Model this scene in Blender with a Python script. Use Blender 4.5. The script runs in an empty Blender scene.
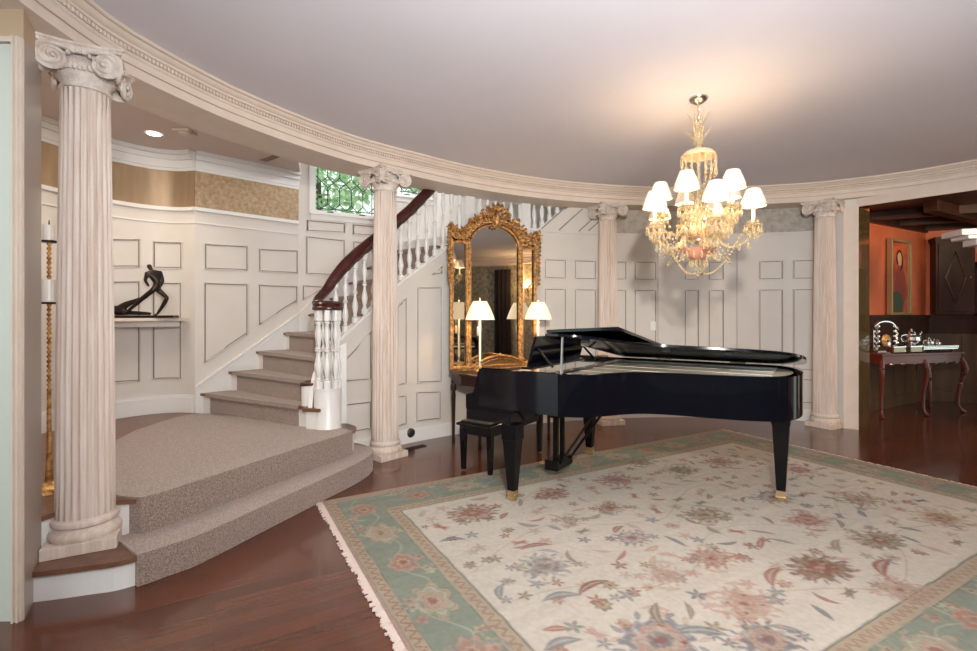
import bpy, math, random
import numpy as np
from mathutils import Vector, Matrix
random.seed(4)
SC = bpy.context.scene
COL = SC.collection
R_ = math.radians
PI = math.pi
F = 488.0; CX = 488.5; HY = 314.0; CH = 1.4          # focal length in pixels, principal column, horizon row, eye height
C0 = (2.6, 1.47)                                      # centre of the round hall
E1 = (0.872, 0.489)                                   # axis of the rug and the floor boards
A1 = math.atan2(E1[1], E1[0])

# ------------------------------------------------------------------ materials
def new_mat(name):
    m = bpy.data.materials.new(name); m.use_nodes = True
    return m, m.node_tree.nodes, m.node_tree.links, m.node_tree.nodes['Principled BSDF']
def mat(name, col, rough=.5, metal=0, noise=None, bump=0, bscale=60, coat=0, emis=None, trans=0, spec=None, ior=None, sheen=0):
    m, N, L, b = new_mat(name)
    b.inputs['Base Color'].default_value = (*col, 1)
    b.inputs['Roughness'].default_value = rough
    b.inputs['Metallic'].default_value = metal
    if coat: b.inputs['Coat Weight'].default_value = coat; b.inputs['Coat Roughness'].default_value = .03
    if trans: b.inputs['Transmission Weight'].default_value = trans
    if ior: b.inputs['IOR'].default_value = ior
    if spec is not None: b.inputs['Specular IOR Level'].default_value = spec
    if sheen: b.inputs['Sheen Weight'].default_value = sheen
    if emis: b.inputs['Emission Color'].default_value = (*emis[0], 1); b.inputs['Emission Strength'].default_value = emis[1]
    tc = N.new('ShaderNodeTexCoord')
    if noise:
        sc, col2, stretch = noise
        mp = N.new('ShaderNodeMapping'); mp.inputs['Scale'].default_value = stretch
        L.new(tc.outputs['Object'], mp.inputs['Vector'])
        n = N.new('ShaderNodeTexNoise'); n.inputs['Scale'].default_value = sc; n.inputs['Detail'].default_value = 5
        L.new(mp.outputs[0], n.inputs['Vector'])
        cr = N.new('ShaderNodeValToRGB'); cr.color_ramp.elements[0].position = .35; cr.color_ramp.elements[1].position = .65
        cr.color_ramp.elements[0].color = (*col, 1); cr.color_ramp.elements[1].color = (*col2, 1)
        L.new(n.outputs['Fac'], cr.inputs['Fac']); L.new(cr.outputs['Color'], b.inputs['Base Color'])
    if bump:
        n2 = N.new('ShaderNodeTexNoise'); n2.inputs['Scale'].default_value = bscale; n2.inputs['Detail'].default_value = 3
        L.new(tc.outputs['Object'], n2.inputs['Vector'])
        bp = N.new('ShaderNodeBump'); bp.inputs['Strength'].default_value = bump; bp.inputs['Distance'].default_value = .01
        L.new(n2.outputs['Fac'], bp.inputs['Height']); L.new(bp.outputs['Normal'], b.inputs['Normal'])
    return m

M = {}
M['paint'] = mat('cream_wall_paint', (.66, .62, .56), .45, noise=(3, (.69, .65, .60), (1, 1, 1)))
M['paint_line'] = mat('glazed_groove_paint', (.25, .20, .16), .6)  # brown painted as the shadow in panel recesses; also colours the grille slats
M['white'] = mat('white_paint', (.78, .77, .74), .35)
M['entab'] = mat('cream_plaster', (.70, .58, .48), .55, noise=(8, (.73, .62, .52), (1, 1, 1)))
M['entab_dark'] = mat('antiqued_plaster_recess', (.42, .32, .25), .6)  # plaster tone darkened to paint the shadow in the cornice recesses
M['ceiling'] = mat('ceiling_plaster', (.70, .67, .71), .9, noise=(.8, (.73, .70, .74), (1, 1, 1)))
M['hallceil'] = mat('hall_ceiling_paint', (.66, .57, .54), .9)
M['column'] = mat('pickled_wood_column', (.62, .50, .415), .55, noise=(30, (.73, .63, .55), (1.6, 1.6, .10)), bump=.2, bscale=90)
M['cap'] = mat('pickled_carved_capital', (.60, .49, .41), .6, noise=(22, (.76, .69, .62), (1, 1, 1)), bump=.5, bscale=90)
M['gold_paper'] = mat('satin_gold_wallpaper', (.34, .23, .13), .35, metal=.15, noise=(10, (.44, .31, .19), (1, 1, .15)))
M['gold_paper2'] = mat('mottled_tan_wallpaper', (.36, .24, .13), .5, metal=.1, noise=(26, (.50, .38, .24), (1, 1, 1)), bump=.3, bscale=40)
M['grey_paper'] = mat('mottled_grey_wallpaper', (.36, .33, .29), .7, noise=(16, (.50, .45, .38), (1, 1, 1)))
M['pat_paper'] = mat('patterned_grey_wallpaper', (.20, .19, .14), .7, noise=(12, (.42, .38, .28), (1, 1, 1)))
M['taupe'] = mat('taupe_gloss_paint', (.40, .34, .29), .3)
M['tan'] = mat('tan_wall_paint', (.56, .40, .26), .6)
M['carpet'] = mat('taupe_carpet', (.18, .125, .10), .95, noise=(130, (.42, .315, .26), (1, 1, 1)), bump=.6, bscale=220, sheen=.3)
M['rail'] = mat('dark_red_mahogany', (.035, .006, .005), .25, coat=.3, noise=(5, (.06, .010, .007), (1, 1, 1)))
M['tread'] = mat('brown_wood_tread', (.13, .06, .035), .35, noise=(20, (.19, .09, .05), (1, 1, 4)))
M['black'] = mat('black_lacquer', (.002, .0025, .005), .09, coat=.35, spec=.4)
M['black_leg'] = mat('black_lacquer_leg', (.003, .003, .004), .25, spec=.25)
M['black_satin'] = mat('black_satin', (.012, .011, .012), .3)
M['brass'] = mat('polished_brass', (.78, .64, .40), .22, metal=1)
M['plate'] = mat('gold_bronze_plate', (.90, .78, .58), .5)
M['sound'] = mat('spruce_soundboard', (.70, .48, .26), .4)
M['felt'] = mat('red_felt', (.25, .02, .02), .9)
M['ivory'] = mat('ivory_keys', (.85, .82, .72), .25)
M['gilt'] = mat('gilded_carving', (.30, .14, .045), .4, metal=.8, noise=(30, (.78, .47, .19), (1, 1, 1)), bump=.6, bscale=120)
M['gilt_frame'] = mat('dull_gilt_frame', (.38, .25, .11), .45, metal=.4)
M['gilt_lattice'] = mat('gilt_lattice', (.30, .15, .05), .5, metal=.6)
M['mirror'] = mat('mirror_glass', (.62, .60, .56), .01, metal=1)
M['console'] = mat('dark_mahogany', (.03, .011, .008), .3, coat=.1, spec=.3)
M['marble'] = mat('brown_marble', (.34, .20, .12), .2, noise=(12, (.5, .36, .25), (1, 1, 1)))
M['bronze'] = mat('dark_bronze', (.030, .020, .016), .35, metal=.6)
M['orange'] = mat('orange_wall_paint', (.62, .13, .045), .6, noise=(3, (.72, .17, .06), (1, 1, 1)))
M['dark_wood'] = mat('dark_panelling', (.035, .013, .008), .4, spec=.2, noise=(8, (.06, .022, .012), (1, 1, .2)))
M['mid_wood'] = mat('brown_panelling', (.075, .036, .018), .35, coat=.1, noise=(8, (.12, .058, .028), (1, 1, .2)))
M['jamb'] = mat('glossy_dark_jamb', (.11, .075, .03), .16, coat=.8, noise=(5, (.16, .11, .045), (1, 1, .15)))
M['red_wood'] = mat('red_mahogany_table', (.12, .024, .015), .3, coat=.15)
M['tarnished'] = mat('tarnished_silver', (.35, .28, .2), .3, 1)
M['silver'] = mat('polished_silver', (.86, .86, .84), .18, metal=1)
M['shadefab'] = None
M['iron'] = mat('lead_came', (.03, .06, .04), .5, metal=.4)
M['leaf'] = mat('green_foliage', (.28, .50, .24), .7, noise=(4, (.66, .85, .55), (1, 1, 1)))
M['bark'] = mat('bark', (.07, .05, .035), .9)
M['curtain'] = mat('dark_curtain', (.02, .012, .012), .8)
M['plastic'] = mat('white_plastic', (.85, .84, .80), .3)
M['grey_metal'] = mat('nickel', (.55, .53, .50), .25, metal=1)
M['dark_metal'] = mat('dark_metal', (.04, .035, .03), .4, metal=.5)
M['fringe'] = mat('rug_fringe_cotton', (.66, .55, .50), .95)
M['canvas'] = None
M['crystal'] = mat('warm_crystal', (1, .90, .70), .03, trans=.8, ior=1.5, noise=None)
M['crystal'].node_tree.nodes['Principled BSDF'].inputs['Base Color'].default_value = (.97, .84, .58, 1)
M['domeglass'] = mat('cream_dome_glass', (.86, .66, .44), .2, trans=.25)
M['rose'] = mat('rose_glass', (.85, .45, .32), .08, trans=.5)
M['candle'] = mat('candle_sleeve', (.9, .84, .68), .5, emis=((1, .85, .6), .25))
M['winglass'] = mat('clear_window_glass', (1, 1, 1), 0, trans=1, ior=1.45)

def shade_mat(name, col, st):
    m, N, L, b = new_mat(name)
    b.inputs['Base Color'].default_value = (.85, .78, .66, 1); b.inputs['Roughness'].default_value = .8
    b.inputs['Emission Color'].default_value = (*col, 1); b.inputs['Emission Strength'].default_value = st
    return m
M['shade'] = shade_mat('lit_fabric_shade', (1, .84, .60), .12)
M['shade_big'] = shade_mat('lit_cream_shade', (1, .78, .48), .60)
M['shade_trim'] = mat('shade_binding', (.35, .27, .18), .7)
M['downlight'] = shade_mat('lit_downlight', (1, .95, .85), 8)
M['bulb'] = shade_mat('lit_bulb', (1, .8, .5), 6)

def floor_mat():
    m, N, L, b = new_mat('mahogany_floorboards')
    tc = N.new('ShaderNodeTexCoord'); mp = N.new('ShaderNodeMapping')
    mp.inputs['Rotation'].default_value = (0, 0, -A1)
    L.new(tc.outputs['Object'], mp.inputs['Vector'])
    br = N.new('ShaderNodeTexBrick')
    br.inputs['Color1'].default_value = (.080, .022, .011, 1); br.inputs['Color2'].default_value = (.128, .038, .018, 1)
    br.inputs['Mortar'].default_value = (.045, .014, .009, 1)
    br.inputs['Scale'].default_value = 1; br.inputs['Mortar Size'].default_value = .0012
    br.inputs['Brick Width'].default_value = 1.3; br.inputs['Row Height'].default_value = .085; br.offset = .37
    L.new(mp.outputs[0], br.inputs['Vector'])
    mp2 = N.new('ShaderNodeMapping'); mp2.inputs['Scale'].default_value = (1.1, 22, 1)
    L.new(mp.outputs[0], mp2.inputs['Vector'])
    n = N.new('ShaderNodeTexNoise'); n.inputs['Scale'].default_value = 2.2; n.inputs['Detail'].default_value = 7
    L.new(mp2.outputs[0], n.inputs['Vector'])
    mx = N.new('ShaderNodeMix'); mx.data_type = 'RGBA'; mx.blend_type = 'MULTIPLY'; mx.inputs[0].default_value = .75
    cr = N.new('ShaderNodeValToRGB'); cr.color_ramp.elements[0].position = .3; cr.color_ramp.elements[1].position = .7
    cr.color_ramp.elements[0].color = (.80, .77, .75, 1); cr.color_ramp.elements[1].color = (1.1, 1.08, 1.05, 1)
    L.new(n.outputs['Fac'], cr.inputs['Fac'])
    L.new(br.outputs['Color'], mx.inputs[6]); L.new(cr.outputs['Color'], mx.inputs[7])
    L.new(mx.outputs[2], b.inputs['Base Color'])
    b.inputs['Roughness'].default_value = .22
    b.inputs['Coat Weight'].default_value = .35; b.inputs['Coat Roughness'].default_value = .08
    return m
M['floor'] = floor_mat()

# ------------------------------------------------------------------ mesh builder
class MB:
    def __init__(s): s.v = []; s.f = []; s.m = []
    def add(s, vs, fs, mi=0):
        o = len(s.v); s.v += [tuple(p) for p in vs]
        s.f += [tuple(i + o for i in f) for f in fs]; s.m += [mi] * len(fs)
    def box(s, c, d, rz=0, mi=0, mtx=None):
        x, y, z = d[0] / 2, d[1] / 2, d[2] / 2
        pts = [(-x, -y, -z), (x, -y, -z), (x, y, -z), (-x, y, -z), (-x, -y, z), (x, -y, z), (x, y, z), (-x, y, z)]
        m = (mtx or Matrix.Rotation(rz, 4, 'Z'))
        s.add([Vector(c) + (m @ Vector(p)) for p in pts],
              [(0, 3, 2, 1), (4, 5, 6, 7), (0, 1, 5, 4), (1, 2, 6, 5), (2, 3, 7, 6), (3, 0, 4, 7)], mi)
    def prism(s, poly, z0, z1, mi=0):
        n = len(poly)
        ar = sum(poly[i][0] * poly[(i + 1) % n][1] - poly[(i + 1) % n][0] * poly[i][1] for i in range(n))
        if ar < 0: poly = poly[::-1]
        f0 = z0 if callable(z0) else (lambda x, y: z0)
        f1 = z1 if callable(z1) else (lambda x, y: z1)
        vs = [(p[0], p[1], f0(*p[:2])) for p in poly] + [(p[0], p[1], f1(*p[:2])) for p in poly]
        s.add(vs, [tuple(range(n))[::-1], tuple(range(n, 2 * n))] + [(i, (i + 1) % n, n + (i + 1) % n, n + i) for i in range(n)], mi)
    def lathe(s, prof, c=(0, 0, 0), seg=16, mi=0, mtx=None, sq=None, caps=True):
        vs = []; n = len(prof)
        for k, (r, z) in enumerate(prof):
            for i in range(seg):
                a = 2 * PI * i / seg; rr = r
                if sq and sq(k): rr = r / max(abs(math.cos(a)), abs(math.sin(a)))
                p = Vector((rr * math.cos(a), rr * math.sin(a), z))
                if mtx: p = mtx @ p
                vs.append(p + Vector(c))
        fs = [(k * seg + i, k * seg + (i + 1) % seg, (k + 1) * seg + (i + 1) % seg, (k + 1) * seg + i) for k in range(n - 1) for i in range(seg)]
        if caps: fs += [tuple(range(seg))[::-1], tuple(range((n - 1) * seg, n * seg))]
        s.add(vs, fs, mi)
    def tube(s, path, r, seg=8, mi=0, sx=1, sy=1, up=(0, 0, 1), closed=False):
        P = [Vector(p) for p in path]; n = len(P); vs = []
        for i, p in enumerate(P):
            t = (P[(i + 1) % n] - P[i - 1]) if closed else (P[min(i + 1, n - 1)] - P[max(i - 1, 0)])
            if t.length < 1e-9: t = Vector((0, 0, 1))
            t.normalize(); u = Vector(up)
            if abs(t.dot(u)) > .97: u = Vector((1, 0, 0)) if abs(t.x) < .9 else Vector((0, 1, 0))
            a = t.cross(u).normalized(); b = a.cross(t).normalized()
            rr = r(i / (n - 1)) if callable(r) else r
            for k in range(seg):
                an = 2 * PI * k / seg + PI / seg
                vs.append(p + a * (math.cos(an) * rr * sx) + b * (math.sin(an) * rr * sy))
        m = n if closed else n - 1
        fs = [(i * seg + k, i * seg + (k + 1) % seg, ((i + 1) % n) * seg + (k + 1) % seg, ((i + 1) % n) * seg + k) for i in range(m) for k in range(seg)]
        fs = [f[::-1] for f in fs]
        if not closed: fs += [tuple(range(seg)), tuple(range((n - 1) * seg, n * seg))[::-1]]
        s.add(vs, fs, mi)
    def ball(s, c, r, seg=8, mi=0, sc=(1, 1, 1)):
        n = max(4, seg // 2 + 1); pr = [(max(1e-4, r * math.sin(PI * k / n)), -r * math.cos(PI * k / n)) for k in range(n + 1)]
        s.lathe(pr, c, seg, mi, Matrix.Diagonal((*sc, 1)))
    def build(s, name, m, parent=None, loc=(0, 0, 0), rz=0, smooth=True, bevel=0, ang=40):
        me = bpy.data.meshes.new(name); me.from_pydata([tuple(p) for p in s.v], [], s.f)
        for mm in (m if isinstance(m, (list, tuple)) else [m]): me.materials.append(mm)
        me.polygons.foreach_set('material_index', s.m)
        me.validate(); me.update()
        if smooth:
            me.polygons.foreach_set('use_smooth', [True] * len(me.polygons))
            try: me.set_sharp_from_angle(angle=R_(ang))
            except Exception: pass
        o = bpy.data.objects.new(name, me); COL.objects.link(o)
        o.location = loc; o.rotation_euler = (0, 0, rz)
        if parent: o.parent = parent
        if bevel:
            b = o.modifiers.new('bevel', 'BEVEL'); b.width = bevel; b.segments = 2; b.limit_method = 'ANGLE'
        return o
def tag(o, label, cat, group=None, kind=None):
    o['label'] = label; o['category'] = cat
    if group: o['group'] = group
    if kind: o['kind'] = kind
    return o
def thing(name, label, cat, loc=(0, 0, 0), rz=0, group=None):
    o = bpy.data.objects.new(name, None); o.empty_display_size = .1; COL.objects.link(o)
    o.location = loc; o.rotation_euler = (0, 0, rz)
    return tag(o, label, cat, group)
def struct(o): o['kind'] = 'structure'; return o
def copy_tree(o, parent=None):
    c = o.copy(); COL.objects.link(c)
    if parent: c.parent = parent
    for ch in list(o.children): copy_tree(ch, c)
    return c
def cat_rom(pts, n=8, closed=False):
    P = [Vector(p) for p in pts]; out = []; m = len(P)
    for i in range(m if closed else m - 1):
        if closed: a, b, c, d = P[i - 1], P[i], P[(i + 1) % m], P[(i + 2) % m]
        else: a, b, c, d = P[max(i - 1, 0)], P[i], P[i + 1], P[min(i + 2, m - 1)]
        for k in range(n):
            t = k / n
            out.append(.5 * ((2 * b) + (c - a) * t + (2 * a - 5 * b + 4 * c - d) * t * t + (3 * b - a - 3 * c + d) * t ** 3))
    if not closed: out.append(P[-1])
    return out
def lerp_tab(tab, x):
    for (a, va), (b, vb) in zip(tab, tab[1:]):
        if x <= b:
            t = max(0, (x - a) / (b - a)); return va + (vb - va) * t
    return tab[-1][1]
def ringp(th, R, z=None):
    x = C0[0] + R * math.cos(R_(th)); y = C0[1] + R * math.sin(R_(th))
    return (x, y) if z is None else (x, y, z)
def offset_poly(pts, d):
    out = []
    for i, p in enumerate(pts):
        a = pts[max(i - 1, 0)]; b = pts[min(i + 1, len(pts) - 1)]
        tx, ty = b[0] - a[0], b[1] - a[1]; l = math.hypot(tx, ty)
        out.append((p[0] - ty / l * d, p[1] + tx / l * d))
    return out
def plan_wall(mb, pts, th, z0, z1, mi=0):
    """wall standing on a plan polyline; th > 0 thickens to the left of travel"""
    o = offset_poly(pts, th)
    f0 = z0 if callable(z0) else (lambda i: z0)
    f1 = z1 if callable(z1) else (lambda i: z1)
    n = len(pts); vs = []
    for i in range(n):
        a, b = pts[i], o[i]
        vs += [(a[0], a[1], f0(i)), (b[0], b[1], f0(i)), (b[0], b[1], f1(i)), (a[0], a[1], f1(i))]
    fs = []
    for i in range(n - 1):
        for k in range(4):
            fs.append((i * 4 + k, i * 4 + (k + 1) % 4, i * 4 + 4 + (k + 1) % 4, i * 4 + 4 + k) if th > 0 else
                      (i * 4 + 4 + k, i * 4 + 4 + (k + 1) % 4, i * 4 + (k + 1) % 4, i * 4 + k))
    fs += [(3, 2, 1, 0), ((n - 1) * 4, (n - 1) * 4 + 1, (n - 1) * 4 + 2, (n - 1) * 4 + 3)]
    mb.add(vs, fs, mi)
def hit(pts, px):
    """where the sight line of a picture column meets a plan polyline"""
    k = (px - CX) / F; best = None
    for (x0, y0), (x1, y1) in zip(pts, pts[1:]):
        dx, dy = x1 - x0, y1 - y0; den = dx - k * dy
        if abs(den) < 1e-9: continue
        t = (k * y0 - x0) / den
        if -1e-6 <= t <= 1 + 1e-6:
            Y = y0 + t * dy
            if Y > .3 and (best is None or Y < best[1]): best = (x0 + t * dx, Y)
    return best
def at(pts, px, py):
    p = hit(pts, px); return (p[0], p[1], CH - (py - HY) * p[1] / F)
def moulding(mb, pts, corners, off, closed=True, r=.007, line=None):
    """a raised bead with a glazed groove inside, following a wall; corners are (px, py) or (px, None, z)"""
    inner = offset_poly(pts, off)
    full = []
    n = len(corners)
    for i in range(n if closed else n - 1):
        a, b = corners[i], corners[(i + 1) % n]
        pa, pb = hit(inner, a[0]), hit(inner, b[0])
        za = a[2] if len(a) > 2 else CH - (a[1] - HY) * pa[1] / F
        zb = b[2] if len(b) > 2 else CH - (b[1] - HY) * pb[1] / F
        st = max(1, int(abs(a[0] - b[0]) / 3))
        for k in range(st):
            t = k / st; px = a[0] + (b[0] - a[0]) * t
            p = hit(inner, px)
            tt = math.hypot(p[0] - pa[0], p[1] - pa[1]) / max(1e-6, math.hypot(pb[0] - pa[0], pb[1] - pa[1]))
            full.append(Vector((p[0], p[1], za + (zb - za) * tt)))
    c = sum(full, Vector()) / len(full)
    mb.tube(full, r, 4, 0, closed=closed)
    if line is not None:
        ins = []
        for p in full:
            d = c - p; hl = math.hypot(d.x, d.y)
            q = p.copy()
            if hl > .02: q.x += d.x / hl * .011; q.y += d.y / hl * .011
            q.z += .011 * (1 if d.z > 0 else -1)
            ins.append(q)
        line.tube(ins, .0055, 4, 0, closed=closed)  # dark strip painted as the recess shadow beside the bead

# ------------------------------------------------------------------ camera
cam_d = bpy.data.cameras.new('camera'); cam = bpy.data.objects.new('camera', cam_d); COL.objects.link(cam)
cam_d.sensor_fit = 'HORIZONTAL'; cam_d.sensor_width = 36; cam_d.lens = 36 * F / 977
cam.location = (0, 0, CH); cam.rotation_euler = (PI / 2, 0, 0)
cam_d.shift_y = -(325.5 - HY) / 977
cam_d.clip_start = .05
SC.camera = cam

# ------------------------------------------------------------------ room shell
RW = 5.17
def ring_pts(a, b, R, n=None, mod=None):
    n = n or max(2, int(abs(b - a) / 2))
    return [ringp(a + (b - a) * i / n, R + (mod(a + (b - a) * i / n) if mod else 0)) for i in range(n + 1)]
ENT = [(-200, -.40), (40, -.40), (55, -.36), (62, -.17), (72, -.03), (90, 0), (134, 0), (142, .06), (156, .08), (165, .05), (172, -.10), (185, -.15), (400, -.15)]
def emod(t): return lerp_tab(ENT, t)

mb = MB(); mb.prism([(-7, -6), (13, -6), (13, 12), (-7, 12)], -.1, 0)
struct(mb.build('floor', M['floor'], smooth=False))

# hall ceiling, flat inside the entablature ring
mb = MB(); mb.prism([ringp(t, 5.02 + emod(t)) for t in range(-180, 180, 4)], 3.02, 3.12)
struct(mb.build('ceiling', M['ceiling'], smooth=False))

# entablature ring, swept profile (inner face offset, z)
def sweep(mb, prof, a0, a1, base, step=2, close=True, zf=None):
    n = int(abs(a1 - a0) / step); vs = []; k = len(prof)
    for i in range(n + 1):
        t = a0 + (a1 - a0) * i / n
        for (d, z) in prof:
            x, y = ringp(t, base + emod(t) + d); vs.append((x, y, z))
    fs = [(i * k + j, i * k + (j + 1) % k, (i + 1) * k + (j + 1) % k, (i + 1) * k + j) for i in range(n) for j in range(k)]
    mb.add(vs, fs)
PR = [(.40, 2.80), (.0, 2.80), (.0, 2.815), (.012, 2.817), (.012, 2.862), (0, 2.866), (0, 2.905), (-.012, 2.912), (-.012, 2.925), (-.002, 2.927), (-.002, 2.956), (-.022, 2.958), (-.022, 2.972),
      (-.036, 2.975), (-.05, 2.985), (-.058, 2.999), (-.075, 3.003), (-.075, 3.022), (.40, 3.04)]
mb = MB(); sweep(mb, PR, -182, 178, 4.84, 2)
trim = struct(mb.build('trim_1', M['entab'], ang=25))
mb = MB()
t = 30.0
while t < 178:
    x, y = ringp(t, 4.84 + emod(t) - .010); mb.box((x, y, 2.942), (.016, .014, .022), R_(t)); t += .30
mb.build('dentils', M['entab'], trim, smooth=False)['kind'] = 'stuff'
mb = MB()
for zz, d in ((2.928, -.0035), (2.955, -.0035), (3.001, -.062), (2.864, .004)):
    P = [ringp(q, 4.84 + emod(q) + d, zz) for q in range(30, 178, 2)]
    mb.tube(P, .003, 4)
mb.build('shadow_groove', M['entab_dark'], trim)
# beam soffit band behind the architrave (carries up to the upper floor)
mb = MB()
plan_wall(mb, [ringp(q, 5.24 + emod(q)) for q in range(62, 182, 2)], -.10, 3.0, 3.6)
struct(mb.build('trim_2', M['hallceil']))

# ring wall below the stairs and round behind the piano
wall_th = [142.2 - i * 1.2 for i in range(0, 62)] + [68.4]
def string_z(t):
    return lerp_tab([(60, 2.80), (107.6, 2.80), (112.2, 2.47), (122.4, 2.47), (127, 2.11), (133, 1.74), (137, 1.43), (141, 1.15), (143, 1.06)], t)
mb = MB(); pts = [ringp(t, RW) for t in wall_th]
plan_wall(mb, pts, .10, 0, lambda i: string_z(wall_th[i]))
wring = struct(mb.build('wall_rear', M['paint'], ang=30))
ringpoly = [ringp(t, RW) for t in [142.4 - i * .5 for i in range(0, 150)]]
inward = -.004
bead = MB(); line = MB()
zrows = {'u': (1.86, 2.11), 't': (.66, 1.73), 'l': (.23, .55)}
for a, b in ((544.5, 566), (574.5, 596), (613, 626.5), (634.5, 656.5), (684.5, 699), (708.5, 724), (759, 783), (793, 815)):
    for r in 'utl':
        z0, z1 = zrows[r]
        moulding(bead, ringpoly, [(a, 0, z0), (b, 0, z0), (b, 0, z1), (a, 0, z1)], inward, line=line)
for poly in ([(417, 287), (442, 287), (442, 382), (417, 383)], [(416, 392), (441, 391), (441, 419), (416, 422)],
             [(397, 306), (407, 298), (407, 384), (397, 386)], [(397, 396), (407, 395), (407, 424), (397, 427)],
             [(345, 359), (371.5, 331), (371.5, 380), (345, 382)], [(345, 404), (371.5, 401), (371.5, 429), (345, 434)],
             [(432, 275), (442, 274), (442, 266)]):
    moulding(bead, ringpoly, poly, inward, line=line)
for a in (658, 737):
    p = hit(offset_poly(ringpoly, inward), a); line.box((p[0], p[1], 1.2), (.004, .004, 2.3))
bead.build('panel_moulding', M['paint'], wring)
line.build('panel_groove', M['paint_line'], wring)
mb = MB()
for a0, a1 in ((141.5, 68.6),):
    P = [ringp(a0 + (a1 - a0) * i / 60, RW) for i in range(61)]
    plan_wall(mb, P, -.018, 0, .13); plan_wall(mb, P, -.012, .13, .15)
struct(mb.build('baseboard_rear', M['white']))
# rail at the top of the panelling, cap on the string
mb = MB()
P = [ringp(112.4 - i, RW) for i in range(45)]
plan_wall(mb, P, -.016, 2.455, 2.485)
rail = struct(mb.build('trim_3', M['paint']))
mb = MB()
P = [ringp(t, RW + .05, string_z(t) + .012) for t in [142.2 - i * .6 for i in range(0, 58)]]
mb.tube(P, .062, 4, sx=1.0, sy=.28)
struct(mb.build('trim_4', M['white'], smooth=False))
# frieze paper right of third column
mb = MB(); P = [ringp(t, RW) for t in [102.5 - i for i in range(35)]]
plan_wall(mb, P, -.006, 2.487, 2.80)
mb.build('frieze_paper', M['grey_paper'], wring)
# upper flight string and slanted boards
mb = MB(); ln = MB()
def slant(t0, t1, dz0, w):
    P = []
    for i in range(61):
        t = t0 + (t1 - t0) * i / 60; P.append(ringp(t, RW - .012, 2.47 + dz0 + (112.4 - t) * .078))
    return P
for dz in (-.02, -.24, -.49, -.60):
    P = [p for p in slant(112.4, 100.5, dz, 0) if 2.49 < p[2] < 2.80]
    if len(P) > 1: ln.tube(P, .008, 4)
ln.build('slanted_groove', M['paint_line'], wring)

# pier and door casing at the far left
mb = MB()
mb.prism([(-2.125, 2.235), (-2.295, 2.505), (-2.6, 2.56), (-3.6, 2.40), (-3.6, 2.235)], 0, 2.66)
mb.prism([(-2.135, 2.24), (-2.30, 2.505), (-2.6, 2.56), (-3.6, 2.40), (-3.6, 2.24)], 2.66, 3.1, 1)
wl = struct(mb.build('wall_left', [M['taupe'], M['tan']], smooth=False))
mb = MB()
for x0, x1, d in ((-2.128, -2.134, .012), (-2.134, -2.141, .026), (-2.141, -2.152, .020), (-2.152, -2.160, .030), (-2.160, -2.166, .012)):
    mb.box(((x0 + x1) / 2, 2.235 - d / 2, 1.33), (x1 - x0, d, 2.66))
mb.box((-2.9, 2.222, 2.648), (1.5, .02, .024))
mb.build('door_casing', M['entab'], wl, smooth=False)
mb = MB(); mb.box((-2.85, 2.228, 1.315), (1.368, .012, 2.63))
struct(mb.build('door_1', mat('pale_door_paint', (.62, .62, .57), .4), smooth=False))

# landing niche and outer stair walls
NICHE = [(-3.10, 5.15), (-3.22, 5.175), (-3.33, 5.17), (-3.44, 5.13), (-3.53, 5.07), (-3.63, 4.97), (-3.72, 4.84), (-3.80, 4.66), (-3.88, 4.4), (-3.95, 4.0), (-3.97, 3.4), (-3.9, 2.8), (-3.6, 2.42)][::-1]
SA = [(-3.10, 5.15), (-2.31, 5.93)]
tB = (.876, .482)
SB = [(-2.31, 5.93), (-2.31 + tB[0] * 4.6, 5.93 + tB[1] * 4.6)]
mb = MB(); plan_wall(mb, NICHE, .1, 0, 3.11)
wn = struct(mb.build('wall_niche', M['paint'], ang=30))
mb = MB(); plan_wall(mb, SA, .1, 0, 3.11)
wa = struct(mb.build('wall_stair', M['paint'], smooth=False))
def bpt(px): return hit(SB, px)
w1a, w1b = bpt(313.5), bpt(377); w2a, w2b = bpt(398), bpt(431.5)
endB = SB[1]
mb = MB()
plan_wall(mb, [SB[0], w1a], .12, 0, 4.0); plan_wall(mb, [w1a, w1b], .12, 0, 2.66); plan_wall(mb, [w1a, w1b], .12, 3.45, 4.0)
plan_wall(mb, [w1b, w2a], .12, 0, 4.0); plan_wall(mb, [w2a, w2b], .12, 0, 3.0); plan_wall(mb, [w2a, w2b], .12, 3.7, 4.0)
plan_wall(mb, [w2b, endB], .12, 0, 4.0)
wb = struct(mb.build('wall_window', M['paint'], smooth=False))
for poly, par, polys in (
    (SA, wa, [[(204.5, 243.5), (248, 246), (248, 270.5), (204.5, 269)], [(258.8, 248.5), (298, 250.5), (298, 273.5), (258.8, 271.5)],
              [(204, 282.5), (248, 284), (248, 333.5), (204, 363)], [(258.6, 284.5), (297.5, 286), (297.5, 301), (258.6, 325)]]),
    (SB, wb, [[(307, 219.6), (345, 223), (345, 233), (307, 231)], [(306, 236), (345, 240), (345, 276), (306, 274)],
              [(353, 224), (377, 226), (377, 236), (353, 234.5)], [(353, 241), (377, 243), (377, 262), (353, 272)], [(302.5, 285), (330, 286.5), (302.5, 300)]]),
    (NICHE, wn, [[(100, 238), (140, 239), (140, 267), (100, 267)], [(153, 241), (182, 242), (182, 268.5), (153, 268)],
                 [(100, 281), (140, 281), (140, 381), (100, 384)], [(152.5, 282), (181.5, 282.5), (181.5, 379), (152.5, 379.5)]])):
    bd = MB(); ln = MB()
    for q in polys: moulding(bd, poly, q, -.005, line=ln)
    bd.build('panel_moulding', M['paint'], par); ln.build('panel_groove', M['paint_line'], par)
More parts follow.
